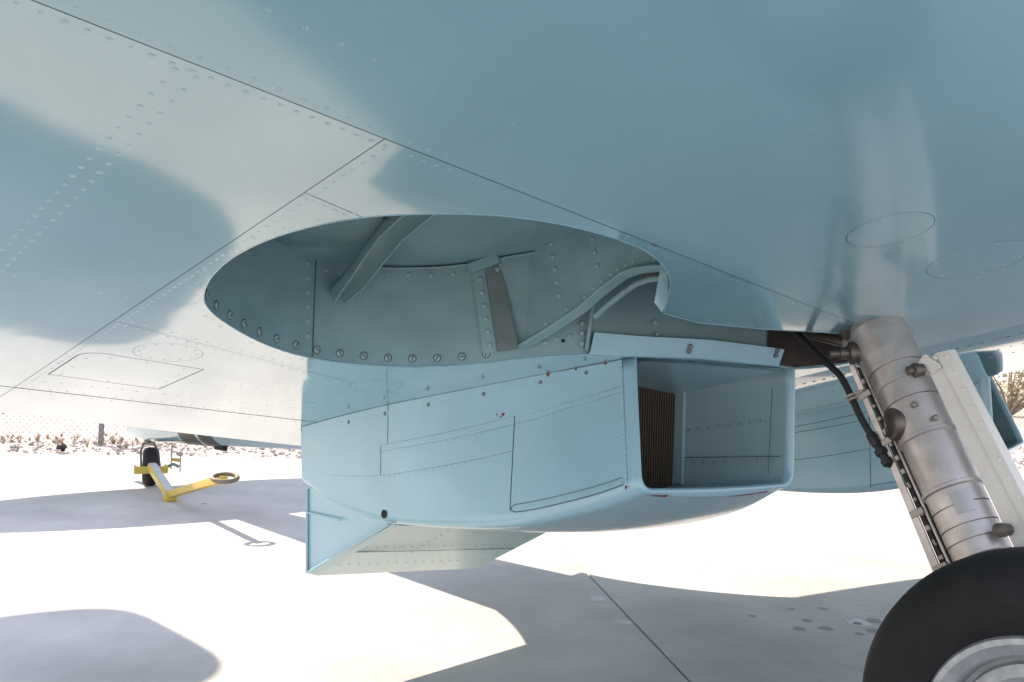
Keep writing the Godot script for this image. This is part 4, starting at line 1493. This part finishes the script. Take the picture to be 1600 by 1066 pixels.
	st2.lathe(leg_plane(-0.118, 0.655, o1 + 0.003), V(-0.3, 0.0, 0.95), [Vector2(0.012, 0.0), Vector2(0.012, 0.012), Vector2(0.014, 0.014), Vector2(0.014, 0.028), Vector2(0.008, 0.03), Vector2(0.0, 0.032)], 12)
	part("hinge_pin", st2, M.silver_dark, door)
	# wheel
	var wh := Node3D.new()
	wh.name = "main_wheel"
	plane.add_child(wh, true)
	var wc := V(0.0, 0.3137, 0.85)
	var ty := Geo.new()
	var tp := []
	for q in [[0.176, -0.075], [0.19, -0.088], [0.235, -0.103], [0.28, -0.098], [0.312, -0.078], [0.329, -0.05], [0.3345, -0.02], [0.3345, 0.02], [0.329, 0.05], [0.312, 0.078], [0.28, 0.098], [0.262, 0.1015], [0.258, 0.1035], [0.252, 0.1035], [0.248, 0.1022], [0.235, 0.103], [0.205, 0.095], [0.196, 0.089], [0.176, 0.076]]: tp.append(Vector2(q[0], q[1]))
	ty.lathe(wc, V(0, 0, 1), tp, 96, false)
	part("tyre", ty, M.rubber, wh)
	var rm := Geo.new()
	rm.lathe(wc, V(0, 0, 1), [Vector2(0.196, 0.078), Vector2(0.198, 0.090), Vector2(0.194, 0.096), Vector2(0.184, 0.097), Vector2(0.166, 0.091), Vector2(0.162, 0.086), Vector2(0.158, 0.060), Vector2(0.150, 0.058), Vector2(0.146, 0.066), Vector2(0.126, 0.072), Vector2(0.118, 0.070), Vector2(0.112, 0.05), Vector2(0.07, 0.045), Vector2(0.05, 0.07), Vector2(0.0, 0.072)], 64)
	part("rim", rm, M.rim, wh)
	for o in [lg, door]: mirrored(o, numbered(String(o.name), plane), plane)
	var pw := Node3D.new()
	pw.name = "main_wheel_001"
	plane.add_child(pw, true)
	for c in wh.get_children(): mirrored(c, String(c.name), pw)

# ------------------------------------------------------------------ tail
func build_tail(plane: Node3D) -> void:
	var fin := Geo.new()
	var z0 := axis_z(-6.4)
	var fp := []
	for q in [[-5.3, 1.15], [-5.9, 1.75], [-6.35, 2.15], [-6.7, 2.25], [-7.0, 2.12], [-7.3, 1.7], [-7.42, 1.25], [-7.38, 0.95], [-7.1, 0.70], [-6.75, 0.56], [-6.4, 0.50], [-6.2, 0.6]]: fp.append(V(q[0], q[1], z0 - 0.03))
	fin.slab(fp, V(0, 0, 0.06))
	part("fin", fin, M.paint, plane)
	for s in [1.0, -1.0]:
		var tp := Geo.new()
		var pts := []
		for k in 9:
			var t := k / 8.0
			pts.append(V(-5.72 - 0.40 * pow(t, 2.2) - 0.10 * t, 0.97 + 0.02 * t, z0 + s * lerpf(0.03, 1.6, t) ))
		for k in 9:
			var t := 1.0 - k / 8.0
			pts.append(V(-7.08 + 0.30 * pow(t, 2.5) - 0.06 * sin(PI * t), 0.97 + 0.02 * t, z0 + s * lerpf(0.03, 1.6, t) + (0.0 if k > 0 else s * 0.01)))
		tp.slab(pts, V(0, 0.07, 0))
		part("tailplane", tp, M.paint, plane)
	var tw := Node3D.new()
	tw.name = "tail_wheel"
	plane.add_child(tw, true)
	var c := V(-5.9, 0.136, 0.0)
	var dirz := V(-0.36, 0, 0.93).normalized()
	var ty := Geo.new()
	ty.lathe(c, dirz, [Vector2(0.065, -0.045), Vector2(0.09, -0.054), Vector2(0.115, -0.05), Vector2(0.130, -0.033), Vector2(0.136, -0.012), Vector2(0.136, 0.012), Vector2(0.130, 0.033), Vector2(0.115, 0.05), Vector2(0.09, 0.054), Vector2(0.065, 0.045)], 40, false)
	part("tyre", ty, M.rubber, tw)
	var hb := Geo.new()
	hb.lathe(c, dirz, [Vector2(0.0, -0.045), Vector2(0.068, -0.045), Vector2(0.068, 0.045), Vector2(0.03, 0.04), Vector2(0.0, 0.05)], 24)
	part("rim", hb, M.rim, tw)
	var fk := Geo.new()
	for s in [1.0, -1.0]:
		fk.tube([c + dirz * 0.062 * s, V(-5.93, 0.24, 0) + dirz * 0.058 * s, V(-5.95, 0.30, 0) + dirz * 0.03 * s], 0.008, 8)
	fk.tube([V(-5.95, 0.29, 0), V(-5.99, 0.40, 0)], 0.028, 12)
	part("fork", fk, M.silver_dark, tw)

# ------------------------------------------------------------------ tow bar
func beam(g: Geo, a: Vector3, b: Vector3, w: float, h: float, ch := 0.004) -> void:
	var t := (b - a).normalized()
	var s := t.cross(Vector3.UP).normalized()
	var u := s.cross(t)
	g.box((a + b) * 0.5, Basis(t, u, t.cross(u)), V(a.distance_to(b), h, w), ch)

func build_tow_bar() -> void:
	var bar := thing("tow_bar", "yellow bent tow bar clamped to the tail wheel, ring end raised off the ground", "tow bar", V(-5.2, 0, 0.16))
	var o := V(-5.2, 0, 0.16)
	var lower := Geo.new()
	var a := V(-5.73, 0.155, 0.06) - o; var b := V(-5.19, 0.04, 0.165) - o; var r := V(-4.11, 0.275, 0.36) - o
	beam(lower, a, b, 0.062, 0.045)
	part("lower_arm", lower, M.yellow, bar)
	var cap := Geo.new()
	beam(cap, a + V(0, 0.0245, 0), b + V(-0.01, 0.0245, 0), 0.046, 0.003, 0.0)
	part("sky_sheen_strip", cap, M.bar_sky_sheen, bar)  # pale top face: reflected sky put into the colour
	var upper := Geo.new()
	beam(upper, b, r, 0.042, 0.046)
	upper.box(b + V(0.0, -0.012, 0.0), Basis(Vector3.UP, -0.2), V(0.10, 0.055, 0.075), 0.006)
	part("upper_arm", upper, M.yellow, bar)
	var tongue := Geo.new()
	beam(tongue, r - V(0.03, 0.004, 0.005), r + V(0.05, 0.012, 0.009), 0.04, 0.022)
	part("tongue", tongue, M.yellow, bar)
	var ring := Geo.new()
	var rp := []
	var rc := V(-4.045, 0.288, 0.372) - o
	for k in 33:
		var an := TAU * k / 32
		rp.append(rc + V(cos(an) * 0.064, -0.010 * cos(an) - 0.006 * sin(an), sin(an) * 0.064))
	ring.tube(rp, 0.0125, 10, false)
	part("tow_ring", ring, M.ring, bar)
	var fork := Geo.new()
	var wc := V(-5.9, 0.13, 0.0) - o
	var wx := V(-0.36, 0, 0.93).normalized()
	var wf := V(0.93, 0, 0.36).normalized()
	beam(fork, wc + wf * 0.165 - wx * 0.11, wc + wf * 0.165 + wx * 0.11, 0.03, 0.05)
	for z in [-0.10, 0.10]: beam(fork, wc + wf * 0.16 + wx * z, wc - wf * 0.02 + wx * z, 0.02, 0.035)
	part("fork", fork, M.yellow, bar)
	var handle := Geo.new()
	var rt := V(0.6986, 0, -0.715)
	handle.tube([wc - wx * 0.11, wc - wx * 0.15 + V(0, 0.02, 0), wc - wx * 0.19], 0.012, 8)
	var hy := Geo.new()
	var h0 := V(-5.9, 0, 0) + rt * 0.145 - o; var h1 := V(-5.9, 0, 0) + rt * 0.21 - o
	handle.tube([h0 + V(0, 0.12, 0), h0 + V(0, 0.285, 0)], 0.005, 8)
	handle.tube([h1 + V(0, 0.10, 0), h1 + V(0, 0.25, 0)], 0.005, 8)
	handle.tube([h0 + V(0, 0.283, 0), h0.lerp(h1, 0.6) + V(0, 0.272, 0)], 0.004, 8)
	beam(hy, h0 + V(0, 0.19, 0), h1 + V(0, 0.185, 0), 0.015, 0.025, 0.003)
	part("clamp_lever", [handle, hy], [M.galv, M.yellow], bar)

# ------------------------------------------------------------------ fence and what stands behind it
func build_fence() -> void:
	var at := V(-9.04, 0, -0.79)
	var d := V(0.5, 0, -0.866)
	var f := thing("chain_link_fence", "grey galvanised chain link fence beyond the edge of the concrete", "fence", at)
	for k in range(-2, 12):
		var g := Geo.new()
		g.lathe(d * (2.7 * k) + V(0, -0.06, 0), Vector3.UP, [Vector2(0.028, 0.0), Vector2(0.028, 0.98), Vector2(0.022, 1.0), Vector2(0.0, 1.01)], 12)
		part("post", g, M.galv, f)
	var rail := Geo.new()
	rail.tube([d * -5.6 + V(0, 0.90, 0), d * 30.0 + V(0, 0.90, 0)], 0.002, 5)
	part("top_wire", rail, M.galv, f)
	var mesh := Geo.new()
	var h := 0.9
	var off := V(0.866, 0, 0.5) * 0.03
	var x := -6.0 - h
	while x < 30.0:
		for s in [1.0, -1.0]:
			var x0 := x if s > 0 else x + h
			var x1 := x + h if s > 0 else x
			var p: Vector3 = d * x0 + off * (1.0 + 0.06 * s); var q: Vector3 = d * x1 + V(0, h, 0) + off * (1.0 + 0.06 * s)
			var w := d * 0.0026; var u := V(0.866, 0, 0.5) * 0.0026
			mesh.quad(p - w, p + w, q + w, q - w)
			mesh.quad(p - u, p + u, q + u, q - u)
		x += 0.062
	stuff(part("mesh", mesh, M.wire, f))
	# a few dark stones lying on the verge
	for q in [[-8.62, -0.28, 0.045, "dark stone on the gravel strip left of the fence post's foot"], [-8.1, -1.75, 0.03, "small dark stone on the gravel strip right of the tail wheel"], [-7.75, -2.35, 0.035, "small dark stone on the gravel strip near the fairing's rear edge"]]:
		var st := Geo.new()
		var rows := []
		for i in 7:
			var row := PackedVector3Array()
			for j in 9:
				var th := PI * i / 6.0; var ph := TAU * j / 9
				var r: float = q[2] * (1.0 + 0.25 * sin(j * 1.9 + i * 2.3))
				row.append(V(sin(th) * cos(ph) * 1.3, cos(th) * 0.8, sin(th) * sin(ph)) * r)
			rows.append(row)
		st.surf(rows, true)
		var o := part("stone", st, M.grime_and_shade, self)
		o.position = V(q[0], 0.02, q[1])
		o.set_meta("label", q[3]); o.set_meta("category", "stone")

func bush_mesh(seed_: int) -> Array:
	var r := RandomNumberGenerator.new()
	r.seed = seed_
	var wood := Geo.new()
	var leaf := Geo.new()
	for k in 26:
		var az := r.randf() * TAU
		var out := r.randf_range(0.1, 0.9)
		var tip := V(cos(az) * out, r.randf_range(0.45, 1.0) * (1.15 - 0.5 * out), sin(az) * out)
		var mid := V(tip.x * 0.35, tip.y * 0.55, tip.z * 0.35)
		wood.tube([V(0, 0, 0), mid, tip], [0.03, 0.018, 0.006], 5, false)
		for j in 46:
			var c := mid.lerp(tip, r.randf_range(0.3, 1.15)) + V(r.randfn(0, 0.085), r.randfn(0, 0.075), r.randfn(0, 0.085))
			var b := Basis.from_euler(V(r.randf() * 6, r.randf() * 6, r.randf() * 6))
			var s := r.randf_range(0.02, 0.05)
			leaf.tri(c + b.x * s, c + b.y * s * 0.45, c - b.x * s)
			leaf.tri(c + b.x * s, c - b.x * s, c - b.y * s * 0.45)
	return [wood, leaf]

func build_scrub() -> void:
	var leaf_a := mat(srgb(0.38, 0.34, 0.21), 0.8, 0.0, 0.3, 2.0, 31)
	var leaf_b := mat(srgb(0.38, 0.40, 0.20), 0.8, 0.0, 0.3, 2.0, 32)
	var twig := plain(srgb(0.30, 0.25, 0.19), 0.9)
	var shapes := [bush_mesh(4), bush_mesh(9)]
	var list := [
		[-14.5, 0.9, 1.2, 0, "low brown scrub bush behind the chain link fence, farthest left"],
		[-15.5, -0.6, 1.0, 1, "small olive scrub bush behind the fence left of the fence post"],
		[-17.5, -2.0, 1.3, 0, "brown scrub bush behind the fence above the tail wheel"],
		[-10.5, -22.5, 1.5, 1, "yellow green bush behind the fence at the right edge of the view"],
		[-7.4, -23.5, 1.4, 0, "dry brownish bush behind the fence at the far right edge"],
		[-14.0, -23.5, 1.6, 1, "olive bush behind the fence seen right of the white gear door"]]
	for q in list:
		var b := thing("bush", q[4], "bush", V(q[0], -0.06, q[1]), "scrub bushes behind the fence")
		var sh: Array = shapes[q[3]]
		var o := part("stem", sh[0], twig, b)
		var c := part("crown", sh[1], leaf_a if q[3] == 0 else leaf_b, b)
		stuff(c)
		b.rotation.y = rng.randf() * TAU
		var s: float = q[2]
		o.scale = V(s * 1.3, s, s * 1.3); c.scale = o.scale

func build_added_sunshade() -> void:
	# added out of view, only to cast the shadow at the lower left
	var u := thing("added_sunshade", "added cream canopy on a pole, put out of view to cast the shadow at lower left", "added_sunshade", V(-5.43, 0, 2.5))
	var cloth := Geo.new()
	var rows := []
	for i in 9:
		var row := PackedVector3Array()
		var f := i / 8.0
		for j in 48:
			var a := TAU * j / 48
			var e := 0.42
			var px := pow(absf(cos(a)), e) * signf(cos(a)) * 0.58; var pz := pow(absf(sin(a)), e) * signf(sin(a)) * 1.16
			row.append(V(px * f, 2.42 - 0.22 * f, pz * f))
		rows.append(row)
	cloth.surf(rows, true)
	part("canopy", cloth, M.canvas, u)
	var pole := Geo.new()
	pole.tube([V(0, 0.0, 0), V(0, 2.42, 0)], 0.022, 10)
	pole.lathe(V(0, 0, 0), Vector3.UP, [Vector2(0.26, 0.0), Vector2(0.26, 0.05), Vector2(0.05, 0.09), Vector2(0.04, 0.3)], 24)
	part("pole", pole, M.galv, u)
